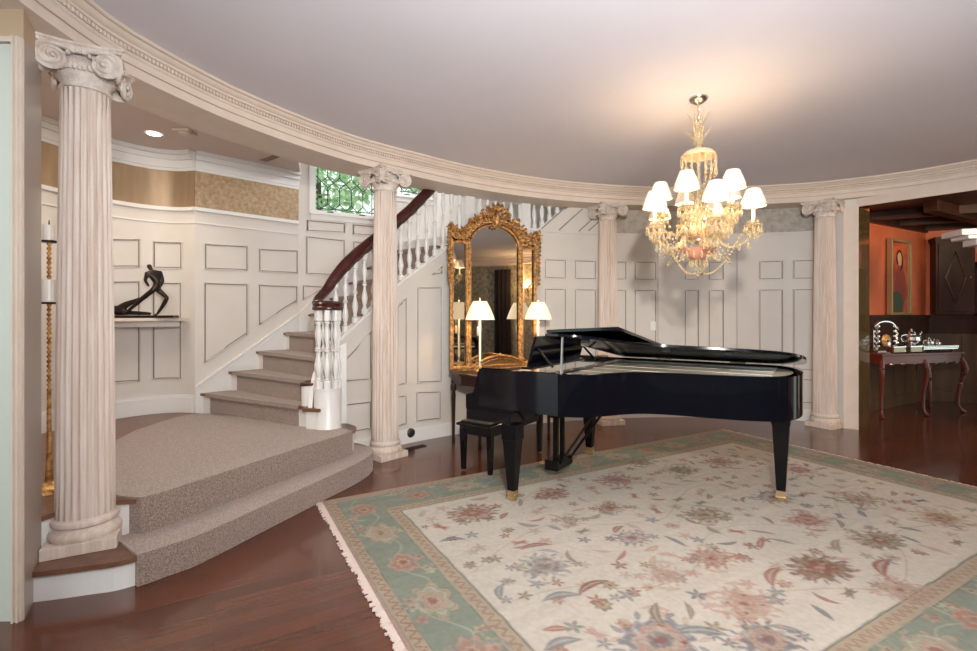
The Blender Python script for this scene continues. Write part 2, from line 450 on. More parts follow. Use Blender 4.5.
# friezes and rails
mb = MB(); plan_wall(mb, NICHE, -.006, 2.53, 2.91); mb.build('frieze_paper', M['gold_paper'], wn)
mb = MB(); plan_wall(mb, SA, -.006, 2.53, 2.91); mb.build('frieze_paper', M['gold_paper2'], wa, smooth=False)
def runs(mb, pl):
    for z0, z1, d in ((2.49, 2.505, .028), (2.505, 2.53, .018), (2.36, 2.375, .012), (2.91, 2.94, .016), (2.94, 3.02, .030), (3.02, 3.07, .055), (3.07, 3.11, .085)):
        plan_wall(mb, pl, -d, z0, z1)
mb = MB(); runs(mb, NICHE); struct(mb.build('trim_5', M['white'], ang=30))
mb = MB(); runs(mb, SA); struct(mb.build('trim_6', M['white'], smooth=False))
mb = MB()
zl = [at(SB, 302, 212)[2]]
p = hit(SB, 302); ax = SB[0]
plan_wall(mb, [SB[0], bpt(311)], -.03, 2.50, 4.0)
mb2 = MB(); plan_wall(mb2, NICHE, -.022, .36, .52); plan_wall(mb2, NICHE, -.014, .52, .545); struct(mb2.build('baseboard_niche', M['white'], ang=30))
# low ceiling over the landing
def lowc():
    poly = [(-1.72, 4.2), (-2.29, 5.95), (-3.2, 5.35), (-4.15, 4.9), (-4.15, 2.3), (-2.3, 2.25), (-2.05, 3.2)]
    return poly
mb = MB(); mb.prism(lowc(), 3.11, 3.20); mb.prism([(-1.72, 4.2), (-1.76, 4.2), (-2.33, 5.95), (-2.29, 5.95)], 3.2, 4.0)
struct(mb.build('ceiling_landing', M['hallceil'], smooth=False))
mb = MB(); mb.prism([(-2.35, 5.9), (-1.7, 4.1), (-1.0, 4.9), (.6, 5.9), (2.0, 6.3), endB, (endB[0], 8.3), (-.6, 7.2)], 4.0, 4.1)
struct(mb.build('ceiling_stairwell', M['hallceil'], smooth=False))
mb = MB(); plan_wall(mb, [endB, (2.3, 6.75)], -.1, 0, 4.0); struct(mb.build('wall_stair_end', M['paint'], smooth=False))

# windows: frame, sill, leaded glass
def leaded(idx, a, b, z0, z1, ncol):
    a = Vector((*a, 0)); b = Vector((*b, 0)); L = (b - a).length; d = (b - a) / L; n = Vector((-d.y, d.x, 0))
    fr = MB()
    ang = math.atan2(d.y, d.x)
    def bx(s0, s1, za, zb, dep0, dep1, m):
        c = a + d * ((s0 + s1) / 2) + n * ((dep0 + dep1) / 2); m.box((c.x, c.y, (za + zb) / 2), (s1 - s0, dep1 - dep0, zb - za), ang)
    w = .028
    bx(0, w, z0, z1, .01, .07, fr); bx(L - w, L, z0, z1, .01, .07, fr); bx(0, L, z0, z0 + w, .01, .07, fr); bx(0, L, z1 - w, z1, .01, .07, fr)
    o = struct(fr.build('window_%d' % idx, M['white'], smooth=False))
    sl = MB(); bx(-.05, L + .05, z0 - .03, z0, -.035, .01, sl); bx(-.03, L + .03, z0 - .09, z0 - .03, -.012, 0, sl)
    for k in (-.05, L): bx(k, k + .05, z0, z1, -.02, 0, sl)
    sl.build('window_sill', M['white'], o, smooth=False)
    gl = MB(); bx(w, L - w, z0 + w, z1 - w, .038, .042, gl); gl.build('pane', M['winglass'], o, smooth=False)
    lm = MB()
    def P(s, z): q = a + d * s + n * .034; return (q.x, q.y, z)
    s0, s1 = w, L - w; cw = (s1 - s0) / ncol
    lm.tube([P(s0 + .03, z0 + w), P(s0 + .03, z1 - w)], .0065, 5)
    lm.tube([P(s1 - .03, z0 + w), P(s1 - .03, z1 - w)], .0065, 5)
    for zz in (z0 + w + .03, z1 - w - .03): lm.tube([P(s0, zz), P(s1, zz)], .0065, 5)
    zb, zt = z0 + w + .03, z1 - w - .03
    m1 = zb + .10; m2 = zt - .10
    rows = [zb]
    per = .36
    nr = max(1, round((z1 - z0 - .2) / per)); hh = (zt - zb) / nr
    for i in range(ncol):
        c = s0 + cw * (i + .5); l = s0 + cw * i; r = l + cw
        for k in range(nr):
            y0 = zb + k * hh; y1 = y0 + hh
            q = min(.07, hh * .2)
            # elongated hexagon and small diamonds
            lm.tube([P(l, y0 + q), P(l, y1 - q)], .0065, 5)
            lm.tube([P(l, y0 + q), P(c, y0), P(r, y0 + q)], .0065, 5)
            lm.tube([P(l, y1 - q), P(c, y1), P(r, y1 - q)], .0065, 5)
            lm.tube([P(l, y1 - q - .05), P(l - cw * .22, y1 - q), P(l, y1 - q + .05), P(l + cw * .22, y1 - q), P(l, y1 - q - .05)], .005, 5)
    lm.build('lead_came', M['iron'], o)
    la = MB()
    for s in (L * .25, L * .75): bx(s - .035, s + .035, z0 - .005, z0 + .015, -.03, .0, la)
    la.build('window_latch', M['dark_metal'], o, smooth=False)
leaded(1, w1a, w1b, 2.66, 3.45, 5)
leaded(2, w2a, w2b, 3.0, 3.7, 3)
# trees outside the windows
for i, (x, y, z, s, lab) in enumerate(((-3.4, 9.6, 4.2, 1.35, 'leafy green tree outside, seen through the left half of the leaded stair window'),
                                       (-1.3, 11.2, 5.2, 1.5, 'leafy green tree outside, seen through the right half of the leaded stair window'))):
    t = thing('garden_tree', lab, 'tree', (x, y, 0))
    m_ = MB(); m_.tube([(0, 0, 0), (.1, 0, z * .5), (0, .1, z)], lambda q: .13 - .07 * q, 7); m_.build('trunk', M['bark'], t)
    m_ = MB()
    for k in range(1000):
        d = Vector((random.gauss(0, 1), random.gauss(0, 1), random.gauss(0, 1))).normalized() * s * random.uniform(.45, 1)
        c = Vector((0, 0, z)) + d; sz = random.uniform(.07, .15)
        rm = Matrix.Rotation(random.uniform(0, 6.3), 4, Vector((random.random(), random.random(), random.random() + .1)).normalized())
        m_.add([c + rm @ Vector(q) for q in ((-sz, 0, 0), (0, -sz * .5, .01), (sz, 0, 0), (0, sz * .5, .01), (0, 0, -.02))], [(0, 1, 2, 3), (0, 4, 1), (1, 4, 2), (2, 4, 3), (3, 4, 0)])
    m_.build('foliage', M['leaf'], t, smooth=False)['kind'] = 'stuff'
# ------------------------------------------------------------------ right side: opening to the dining room
j0 = (4.475, 5.93)                     # casing outer edge, hall side
c1 = ringp(68.6, RW - .02)
def headxy(px): return hit(headline, px)
headline = [(4.34, 6.03), (4.475, 5.93), (5.12, 5.11), (5.70, 4.35), (6.1, 3.75), (6.3, 3.3)]
mb = MB()
plan_wall(mb, [(4.30, 6.13), (4.36, 6.00), (4.475, 5.925)], .12, 0, 2.82)
wr = struct(mb.build('wall_opening', M['paint'], smooth=False))
mb = MB()
plan_wall(mb, [(4.36, 5.995), (4.475, 5.92)], -.02, 0, 2.71)
plan_wall(mb, headline[1:5], -.015, 2.70, 2.80)
plan_wall(mb, [(4.46, 5.915), (4.477, 5.905)], -.015, 0, 2.72)
struct(mb.build('trim_7', M['entab'], smooth=False))
mb = MB()
plan_wall(mb, headline[1:], .30, 2.715, 2.80)
struct(mb.build('trim_8', M['dark_wood'], smooth=False))
mb = MB(); jb = [(4.476, 5.925), (4.80, 6.09)]
k870 = (869.5 - CX) / F
jb[1] = (k870 * 6.28, 6.28)
plan_wall(mb, [jb[0], jb[1]], .05, 0, 2.715)
struct(mb.build('trim_9', M['jamb'], smooth=False))
# dining room walls
DA = [(jb[1][0], jb[1][1] + .02), (5.45, 7.02)]
W1a = (5.25, 6.92); W1 = [(5.10, 6.84), (7.16, 7.99)]
dn = (.489, -.872)
dn = (.89, -.456)
W2 = [(7.16, 7.99), (7.16 + dn[0] * 4.2, 7.99 + dn[1] * 4.2)]
RAIL = 1.365
mb = MB(); plan_wall(mb, W1, .1, 0, 3.0); plan_wall(mb, [jb[1], (5.10, 6.84)], .1, 0, 3.0)
w_d1 = struct(mb.build('wall_dining', M['orange'], smooth=False))
mb = MB(); plan_wall(mb, W2, .1, 0, 3.0)
w_d2 = struct(mb.build('wall_dining_far', M['orange'], smooth=False))
def wains(W, par, n, mm):
    mb = MB(); plan_wall(mb, W, -.02, 0, RAIL)
    plan_wall(mb, W, -.06, RAIL - .02, RAIL + .015); plan_wall(mb, W, -.035, RAIL - .13, RAIL - .10); plan_wall(mb, W, -.04, 0, .16)
    a = Vector(W[0]); b = Vector(W[1]); L = (b - a).length; d = (b - a) / L
    for i in range(n + 1):
        c = a + d * (L * i / n); nn = Vector((d.y, -d.x)); c = c + nn * .03
        mb.box((c.x, c.y, .7), (.07, .025, 1.15), math.atan2(d.y, d.x))
    mb.build('wainscot', mm, par, smooth=False)
wains(W1, w_d1, 6, M['mid_wood'])
for W_, p_ in ((W1, w_d1), (W2, w_d2)):
    mb = MB(); plan_wall(mb, W_, -.045, RAIL - .28, RAIL + .02); plan_wall(mb, W_, -.075, RAIL - .03, RAIL + .02); plan_wall(mb, W_, -.065, RAIL - .16, RAIL - .12); mb.build('chair_rail', M['dark_wood'], p_, smooth=False)
wains(W2, w_d2, 9, M['mid_wood'])
mb = MB(); mb.prism([(4.5, 6.2), (4.9, 7.0), (7.2, 8.1), (9.4, 4.3), (6.9, 2.6), (6.45, 3.3), (5.9, 4.6)], 2.86, 2.96)
cd = struct(mb.build('ceiling_dining', M['dark_wood'], smooth=False))
mb = MB()
for i in range(4):
    p0 = Vector((7.1, 7.95)) + Vector(dn) * (i * .95 + .05); p1 = p0 - Vector((.872, .489)) * 2.6
    plan_wall(mb, [tuple(p1), tuple(p0)], .14, 2.72, 2.88)
for i in range(3):
    p0 = Vector((7.1, 7.95)) - Vector((.872, .489)) * (i * .9 + .1); p1 = p0 + Vector(dn) * 3.6
    plan_wall(mb, [tuple(p0), tuple(p1)], .12, 2.75, 2.87)
mb.build('ceiling_beam', M['dark_wood'], cd, smooth=False)

# rear part of the hall (seen in the mirror and in reflections)
mb = MB()
P = [ringp(t, RW - .05 + emod(t)) for t in [30 - i * 2 for i in range(0, 105)]]
plan_wall(mb, P, .1, 0, 3.03)
wk = struct(mb.build('wall_front', M['pat_paper'], ang=30))
mb = MB()
for t0, t1 in ((26, 21), (8.4, 6.4), (-34, -39)):
    plan_wall(mb, [ringp(t0 + (t1 - t0) * i / 3, RW - .05 + emod(0)) for i in range(4)], -.06, 0, 2.8)
mb.build('pilaster', M['entab'], wk)
for t, lab in ((13.4, 'lit brass wall sconce in the front wall seen in the mirror, farther from the doorway'), (9.9, 'lit brass wall sconce in the front wall seen in the mirror, nearer the doorway')):
    x, y = ringp(t, RW - .06 - .40)
    s = thing('wall_sconce', lab, 'sconce', (x, y, 2.0), R_(t))
    m_ = MB(); m_.lathe([(.005, -.12), (.04, -.08), (.03, 0), (.045, .08), (.01, .13)], (0, 0, 0), 10); m_.tube(cat_rom([(0, 0, 0), (-.08, 0, -.04), (-.13, 0, .02), (-.12, 0, .1)], 4), .008, 6)
    m_.build('bracket', M['brass'], s)
    m_ = MB(); m_.lathe([(.07, .12), (.045, .24)], (-.12, 0, 0), 14); m_.build('shade', M['shade_big'], s)
    l = bpy.data.lights.new('sconce_light', 'POINT'); l.energy = 20; l.color = (1, .62, .28); l.shadow_soft_size = .06
    lo = bpy.data.objects.new('sconce_light', l); COL.objects.link(lo); lo.location = (*ringp(t, RW - .80), 2.25)
for t0, t1 in ((32, 27), (46, 41)):
    pass
mb = MB()
P = []
for i in range(40):
    tt = 2.8 - i * .17; P.append(ringp(tt, RW - .52 + .025 * math.sin(i * 1.9)))
plan_wall(mb, P, -.02, .02, 2.68)
tag(mb.build('curtain', M['curtain']), 'dark full-length curtain on the front wall, seen in the mirror', 'curtain')

# ------------------------------------------------------------------ staircase
st = thing('staircase', 'curving white staircase with taupe carpet runner and dark red handrail', 'staircase')
H1, H2 = .155, .36
STEPZ = [.56, .77, .975, 1.18, 1.40, 1.60, 1.80, 2.0, 2.2, 2.40]
def arcpts(lst, n=6): return [tuple(p[:2]) for p in cat_rom([(*ringp(t, r), 0) for t, r in lst], n)]
F1 = [(170.6, 5.14), (169.5, 4.91), (168.2, 4.70), (166.9, 4.556), (163.1, 4.43), (157, 4.41), (150.3, 4.45), (145, 4.53), (141.9, 4.66), (140.7, 4.80), (140.3, 4.98), (140.6, 5.12)]
front1 = arcpts(F1)
F2 = [(169.2, 5.16), (168.5, 5.04), (166.6, 5.0), (165.2, 4.93), (164.4, 4.78), (163.2, 4.715), (160, 4.69), (150, 4.69), (145, 4.73), (142.8, 4.80), (141.7, 4.91), (141.5, 5.10)]
front2 = arcpts(F2)
back = [ringp(142.5, 5.26), (-1.6, 4.6)]
def platform(front, z0, z1, name, m, off=0):
    poly = offset_poly(front, off) + back_poly
    mb = MB(); mb.prism(poly, z0, z1); return mb.build(name, m, st, smooth=False)
niche_in = [p for p in offset_poly(NICHE, -.03)][::-1]        # from the corner round to the pier
back_poly1 = [ringp(142.0, 5.15), ringp(150, 5.2), ringp(158, 5.25), (-2.52, 2.58), (-2.34, 2.52)]
def flat(front, bpoly, z0, z1, name, m):
    mb = MB(); mb.prism(list(front) + bpoly, z0, z1); return mb.build(name, m, st, smooth=False)
flat(front1, back_poly1, 0, H1 - .025, 'step_base', M['white'])
f1o = offset_poly(front1, .022) if True else front1
flat(offset_poly(front1, -.022), back_poly1, H1 - .025, H1, 'tread', M['tread'])
land_back = [(-1.62, 4.75), ringp(141.9, 5.15)]
inner_end = [ringp(142.2, 5.16), (-1.45, 4.72), (-3.08, 5.12)] + niche_in[1:-1] + [(-3.3, 2.62), (-2.56, 2.66)]
flat(front2, inner_end, .02, H2 - .025, 'landing_base', M['white'])
flat(offset_poly(front2, -.022), inner_end, H2 - .025, H2, 'landing_tread', M['tread'])
# carpet over both steps and landing: stops short of the wood ends
def arc_between(lst, d):
    return offset_poly(arcpts(lst), d)
c1f = offset_poly(arcpts([(166.65, 4.545), (165.2, 4.49), (163.1, 4.43), (157, 4.41), (150.3, 4.45), (145, 4.53), (141.9, 4.66), (140.75, 4.80)]), -.034)
mb = MB(); mb.prism(c1f + [ringp(140.9, 4.98), ringp(150, 4.9), ringp(165.4, 4.80)], 0.002, H1 + .012)
c2f = offset_poly(arcpts([(164.25, 4.752), (163, 4.712), (160, 4.69), (150, 4.69), (145, 4.73), (143.4, 4.775)]), -.034)
carp_land = [ringp(143.4, 4.90), ringp(144.4, 5.0), (-1.75, 4.62), (-3.02, 5.06), (-3.10, 4.90), (-3.13, 4.66), (-3.12, 4.3), (-3.01, 3.9), (-2.80, 3.4), (-2.5, 2.97), ringp(164.6, 4.85)]
mb.prism(c2f + carp_land, H1, H2 + .012)
carp = mb.build('carpet', M['carpet'], st, smooth=False)
# winding steps
OUT = [hit(SA if p < 299.5 else SB, p) for p in (202, 230, 257.6, 285, 310, 331, 350, 367, 383, 398)]
NWL = (-1.462, 4.44)
INN = [(-1.60, 4.40), (-1.60, 4.53), (-1.52, 4.60)] + [ringp(t, RW + .07) for t in (140.8, 137.9, 135.0, 132.1, 129.2, 126.3, 123.6)]
INN2 = [(-1.30, 4.47), (-1.38, 4.60), (-1.36, 4.66)] + INN[3:]
body = MB(); tr = MB(); ca = MB()
for k in range(len(OUT) - 1):
    z = STEPZ[k]
    a, b = Vector(INN[k]), Vector(OUT[k]); c, d = Vector(INN[k + 1]), Vector(OUT[k + 1])
    if k == 0:
        poly = [(-1.52, 4.38), b, d, c]
    poly = [a, b, d, c]
    zb = H2 - .02 if k < 1 else STEPZ[k - 1] - .03
    body_mb = MB(); body_mb.prism([tuple(p) for p in poly], zb, z - .025)
    body_mb.build('step', M['white'], st, smooth=False)
    rad = (b - a).normalized(); fw = Vector((-rad.y, rad.x))
    if fw.dot(Vector(c) - Vector(a)) > 0: fw = -fw      # points down the stairs
    lo = fw * .028
    t2 = MB(); t2.prism([tuple(a + lo - rad * .03), tuple(b + lo), tuple(d), tuple(c)], z - .025, z)
    t2.build('tread', M['tread'], st, smooth=False)
    s0, s1 = .13, .12
    W = (b - a).length
    p0, p1 = a + rad * s0, b - rad * s1
    r2 = (d - c).normalized(); q0, q1 = c + r2 * s0, d - r2 * s1
    ca.prism([tuple(p0 + fw * .036), tuple(p1 + fw * .036), tuple(q1), tuple(q0)], z - .03, z + .010)
    # riser cloth with a small curve under the nosing
    zlow = (H2 + .008) if k == 0 else STEPZ[k - 1] + .005
    u0, u1 = p0 + rad * .03, p1 - rad * .045
    ca.prism([tuple(u0 + fw * .012), tuple(u1 + fw * .012), tuple(u1 - fw * .02), tuple(u0 - fw * .02)], zlow, z - .02)
ca.build('carpet_runner', M['carpet'], st, smooth=False)
# curtail block end of second winder
mb = MB(); mb.lathe([(.062, .56), (.062, .745)], (-1.66, 4.50, 0), 18); mb.build('curtail_block', M['white'], st)
mb = MB(); mb.lathe([(.075, .745), (.080, .757), (.075, .77)], (-1.66, 4.50, 0), 18); mb.build('curtail_tread', M['rail'], st)
mb = MB(); mb.prism([(-1.635, 4.37), (-1.49, 4.335), (-1.46, 4.44), (-1.60, 4.52)], H2, .53); mb.build('curtail_block', M['white'], st, smooth=False)
mb = MB(); mb.prism([(-1.66, 4.35), (-1.49, 4.315), (-1.46, 4.44), (-1.62, 4.53)], .53, .56); mb.build('curtail_tread', M['tread'], st, smooth=False)
# landing between the flights (behind the mirror wall)
mb = MB(); mb.prism([ringp(123.6, RW + .07), ringp(112, RW + .07), (.9, 6.75), (-.55, 6.85), OUT[-1]], 2.2, 2.36); mb.build('half_landing', M['white'], st, smooth=False)
# skirting with cap along the outer wall
def skirt(pl, zs, name):
    mb = MB(); n = len(pl)
    plan_wall(mb, pl, -.022, lambda i: max(.3, zs[i] - .40), lambda i: zs[i])
    plan_wall(mb, pl, -.034, lambda i: zs[i], lambda i: zs[i] + .018)
    plan_wall(mb, pl, -.028, lambda i: zs[i] - .045, lambda i: zs[i] - .03)
    mb.build(name, M['white'], st, smooth=False)
skirt([(-3.10, 5.15), (-2.31, 5.93)], [.62, 1.395], 'stair_skirting')
skirt([(-2.31, 5.93), tuple(OUT[-1])], [1.395, 2.72], 'stair_skirting')
# newel drum with its swirl
mb = MB(); mb.lathe([(.124, H2), (.124, .375), (.120, .38), (.120, .715), (.125, .72), (.125, .735)], (*NWL, 0), 32); mb.build('newel_drum', M['white'], st)
P = [tuple(p[:2]) for p in cat_rom([(-1.615, 4.37, 0), (-1.625, 4.45, 0), (-1.60, 4.55, 0), (-1.53, 4.63, 0), (-1.44, 4.66, 0), (-1.36, 4.68, 0)], 5)]
mb = MB(); zz = [lerp_tab([(0, .56), (.12, .66), (.3, .86), (.5, 1.0), (.75, 1.08), (1, 1.13)], i / (len(P) - 1)) for i in range(len(P))]
plan_wall(mb, P, -.035, .36, lambda i: zz[i]); mb.build('curved_string', M['white'], st)
# balusters
def baluster_mesh(h, r=.019):
    mb = MB(); s = r
    pr = [(s, 0), (s, .09 * h), (s * .6, .10 * h), (s * .9, .115 * h), (s * .55, .13 * h), (s * .75, .17 * h), (s * 1.12, .25 * h), (s * 1.0, .31 * h), (s * .55, .40 * h), (s * .45, .455 * h), (s * .9, .465 * h), (s * .9, .48 * h),
          (s * .5, .49 * h), (s * .9, .50 * h), (s * .45, .52 * h), (s * .6, .58 * h), (s * .95, .66 * h), (s * .9, .71 * h), (s * .5, .80 * h), (s * .85, .83 * h), (s * .6, .845 * h), (s * .95, .86 * h), (s * .95, h)]
    mb.lathe(pr, (0, 0, 0), 12, sq=lambda k: k < 2 or k > 20); return mb
RAILT = [(124, 3.10), (128.2, 2.84), (131.8, 2.50), (134.5, 2.29), (137.7, 2.06), (139.8, 1.90), (141.4, 1.74), (142.6, 1.60), (143.3, 1.53)]
def rail_z(t): return lerp_tab(RAILT, t)
b0 = baluster_mesh(.70, .027).build('baluster', M['white'], st, loc=(*ringp(141.4, RW + .05), string_z(141.4) + .02))
def put_bal(xy, z, h, rz=0):
    o = b0.copy(); COL.objects.link(o); o.parent = st; o.location = (*xy, z); o.scale = (1, 1, h / .70); o.rotation_euler = (0, 0, rz)
b0.scale = (1, 1, (rail_z(141.4) - string_z(141.4) - .03) / .70)
t = 140.2
while t > 124:
    z = string_z(t) + .015; put_bal(ringp(t, RW + .05), z, min(rail_z(t), 3.3) - z - .015, R_(t)); t -= 1.22
t = 121.2
while t > 103.5:
    if abs(t - 122.8) > .9 and abs(t - 114.2) > 1.0:
        z = string_z(t) + .015 if t > 111.5 else 2.47 + (112.2 - t) * .078
        put_bal(ringp(t, RW + .05), z, .72, R_(t))
    t -= 1.22
for i in range(7):
    a = R_(51.4 * i - 75); put_bal((NWL[0] + .092 * math.cos(a), NWL[1] + .092 * math.sin(a)), .735, .705, a)
for t in (123.0, 114.2):
    mb = MB(); x, y = ringp(t, RW + .05); mb.box((x, y, 2.95), (.10, .12, 1.0), R_(t)); mb.box((x, y, 2.60), (.115, .135, .03), R_(t))
    mb.build('newel_post', M['white'], st, smooth=False)
# handrail: volute then climbing sweep
P = []
for i in range(22):
    q = i / 21; a = R_(-250 + 430 * q); r = .04 + .07 * q
    P.append((NWL[0] + r * math.cos(a), NWL[1] + r * math.sin(a), 1.475 + .03 * max(0, q - .6)))
P = P[:]
P += [(NWL[0] - .115, NWL[1] + .06, 1.53)]
P += [(*ringp(t, RW + .05), rail_z(t) + .02) for t in (142.5, 141.5, 140.4, 139, 137.5, 136, 134.5, 133, 131.5, 130, 128.6, 127, 125.5, 124, 122.8)]
P2 = cat_rom(P[21:], 4)
mb = MB(); mb.tube(P[:21] + P2, lambda q: .034 + .016 * min(1, max(0, q - .28) * 6), 12, sx=1.0, sy=1.25)
mb.lathe([(.09, 1.43), (.132, 1.435), (.137, 1.45), (.132, 1.465), (.128, 1.47), (.134, 1.49), (.124, 1.507), (.06, 1.512)], (*NWL, 0), 32)
mb.build('handrail', M['rail'], st)
mb = MB(); mb.tube([(*ringp(t, RW + .05), 3.22) for t in (122.8, 120, 117, 114.2)] + [(*ringp(t, RW + .05), 3.22 + (114.2 - t) * .075) for t in (111, 108, 105)], .034, 10)
mb.build('handrail', M['rail'], st)

# ------------------------------------------------------------------ columns
def make_column(x, y, z0, face, label):
    c = thing('column', label, 'column', (x, y, z0), face, 'fluted columns under the round cornice')
    H = 2.80 - z0; hb = .15
    mb = MB(); mb.box((0, 0, .03), (.315, .315, .06)); mb.build('plinth', M['column'], c, smooth=False, bevel=.004)
    mb = MB()
    mb.lathe([(.152, .06), (.160, .075), (.160, .09), (.152, .105), (.140, .110), (.132, .122), (.138, .130), (.148, .135), (.150, .147), (.145, .158), (.134, .163), (.130, .17)], (0, 0, 0), 40)
    mb.build('base', M['column'], c)
    mb = MB(); nf = 24; per = 8; n = nf * per; vs = []; zs = []
    z_a, z_b = .17, H - .21
    for k in range(15):
        q = k / 14; z = z_a + (z_b - z_a) * q; R = .130 - .023 * q ** 1.6
        dep = .0125 if 0 < k < 14 else .0
        for i in range(n):
            ph = (i % per) / per; fl = 0 if ph < .2 else math.sin(PI * (ph - .2) / .8) ** .7
            r = R - dep * fl
            a = 2 * PI * i / n; vs.append((r * math.cos(a), r * math.sin(a), z))
    fs = [(k * n + i, k * n + (i + 1) % n, (k + 1) * n + (i + 1) % n, (k + 1) * n + i) for k in range(14) for i in range(n)]
    fs += [tuple(range(n))[::-1], tuple(range(14 * n, 15 * n))]
    mb.add(vs, fs); mb.build('shaft', M['column'], c, ang=60)
    cap = MB(); zc = H
    cap.lathe([(.104, zc - .21), (.114, zc - .205), (.114, zc - .19), (.106, zc - .185), (.108, zc - .17), (.135, zc - .13), (.145, zc - .10), (.13, zc - .07), (.12, zc - .03)], (0, 0, 0), 28)
    # abacus with hollow sides
    ab = []
    for s in range(4):
        for i in range(8):
            q = -1 + 2 * i / 8; hx = .185 * q if True else 0; dd = .185 - .035 * (1 - q * q)
            v = Matrix.Rotation(s * PI / 2, 2) @ Vector((dd, hx)); ab.append((v.x, v.y))
    cap.prism(ab, zc - .030, zc - .012); cap.prism([(a * 1.05, b * 1.05) for a, b in ab], zc - .012, zc)
    for s in range(4):
        m4 = Matrix.Rotation(s * PI / 2, 4, 'Z')
        for k in range(7):       # egg row
            yy = -.06 + .02 * k; p = m4 @ Vector((.135, yy, zc - .115)); cap.ball(p, .013, 6, sc=(1, 1, 1.5))
        for k in range(3):       # rosette
            p = m4 @ Vector((.165, -.022 + .022 * k, zc - .045)); cap.ball(p, .018, 6)
        for sy in (-1, 1):       # leaf sprays between rosette and scroll
            for k in range(3):
                p = m4 @ Vector((.155, sy * (.045 + .018 * k), zc - .06 - .012 * k)); cap.ball(p, .012, 6, sc=(1, 1.4, 1))
    co = cap.build('capital', M['cap'], c)
    for s in range(4):           # corner scrolls seen from both adjoining faces
        v = MB(); m4 = Matrix.Rotation(s * PI / 2 + PI / 4, 4, 'Z')
        for sd in (-1, 1):
            pts = []
            tw = Matrix.Rotation(-sd * R_(33), 4, 'Z')
            cen = Vector((.192, sd * .030, zc - .093))
            for i in range(40):
                q = i / 39; a = PI / 2 - q * 2.4 * 2 * PI; r = .062 * (1 - q) ** .75 + .006
                off = tw @ Vector((r * math.cos(a), 0, r * math.sin(a)))
                pts.append(m4 @ (cen + off + Vector((0, sd * .012 * q, 0))))
            v.tube(pts, lambda q: .013 - .006 * q, 6, up=tuple(m4 @ Vector((0, 1, 0))))
            v.lathe([(.058, -.012), (.060, .0), (.050, .004)], m4 @ cen, 18, mtx=m4 @ tw @ Matrix.Rotation(-sd * PI / 2, 4, 'X'))
            # band leading from scroll back to the middle of the face
            v.tube(cat_rom([m4 @ Vector((.205, sd * .03, zc - .034)), m4 @ Vector((.165, sd * .07, zc - .036)), m4 @ Vector((.135, sd * .10, zc - .042))], 4), .012, 6)
            v.ball(m4 @ (cen + Vector((0, sd * .02, 0))), .012, 8)
        v.build('volute', M['cap'], co)
    return c
make_column(-2.19, 2.655, .155, R_(29), 'nearest fluted column with scrolled capital, standing on the wooden step end at left')
make_column(-1.015, 4.80, 0, R_(47.6), 'fluted column with scrolled capital at the right foot of the carpeted stairs')
make_column(1.535, 6.27, 0, R_(14), 'fluted column with scrolled capital behind the piano, between mirror and chandelier')
make_column(4.19, 6.08, 0, R_(29), 'fluted column with scrolled capital beside the dining room opening')

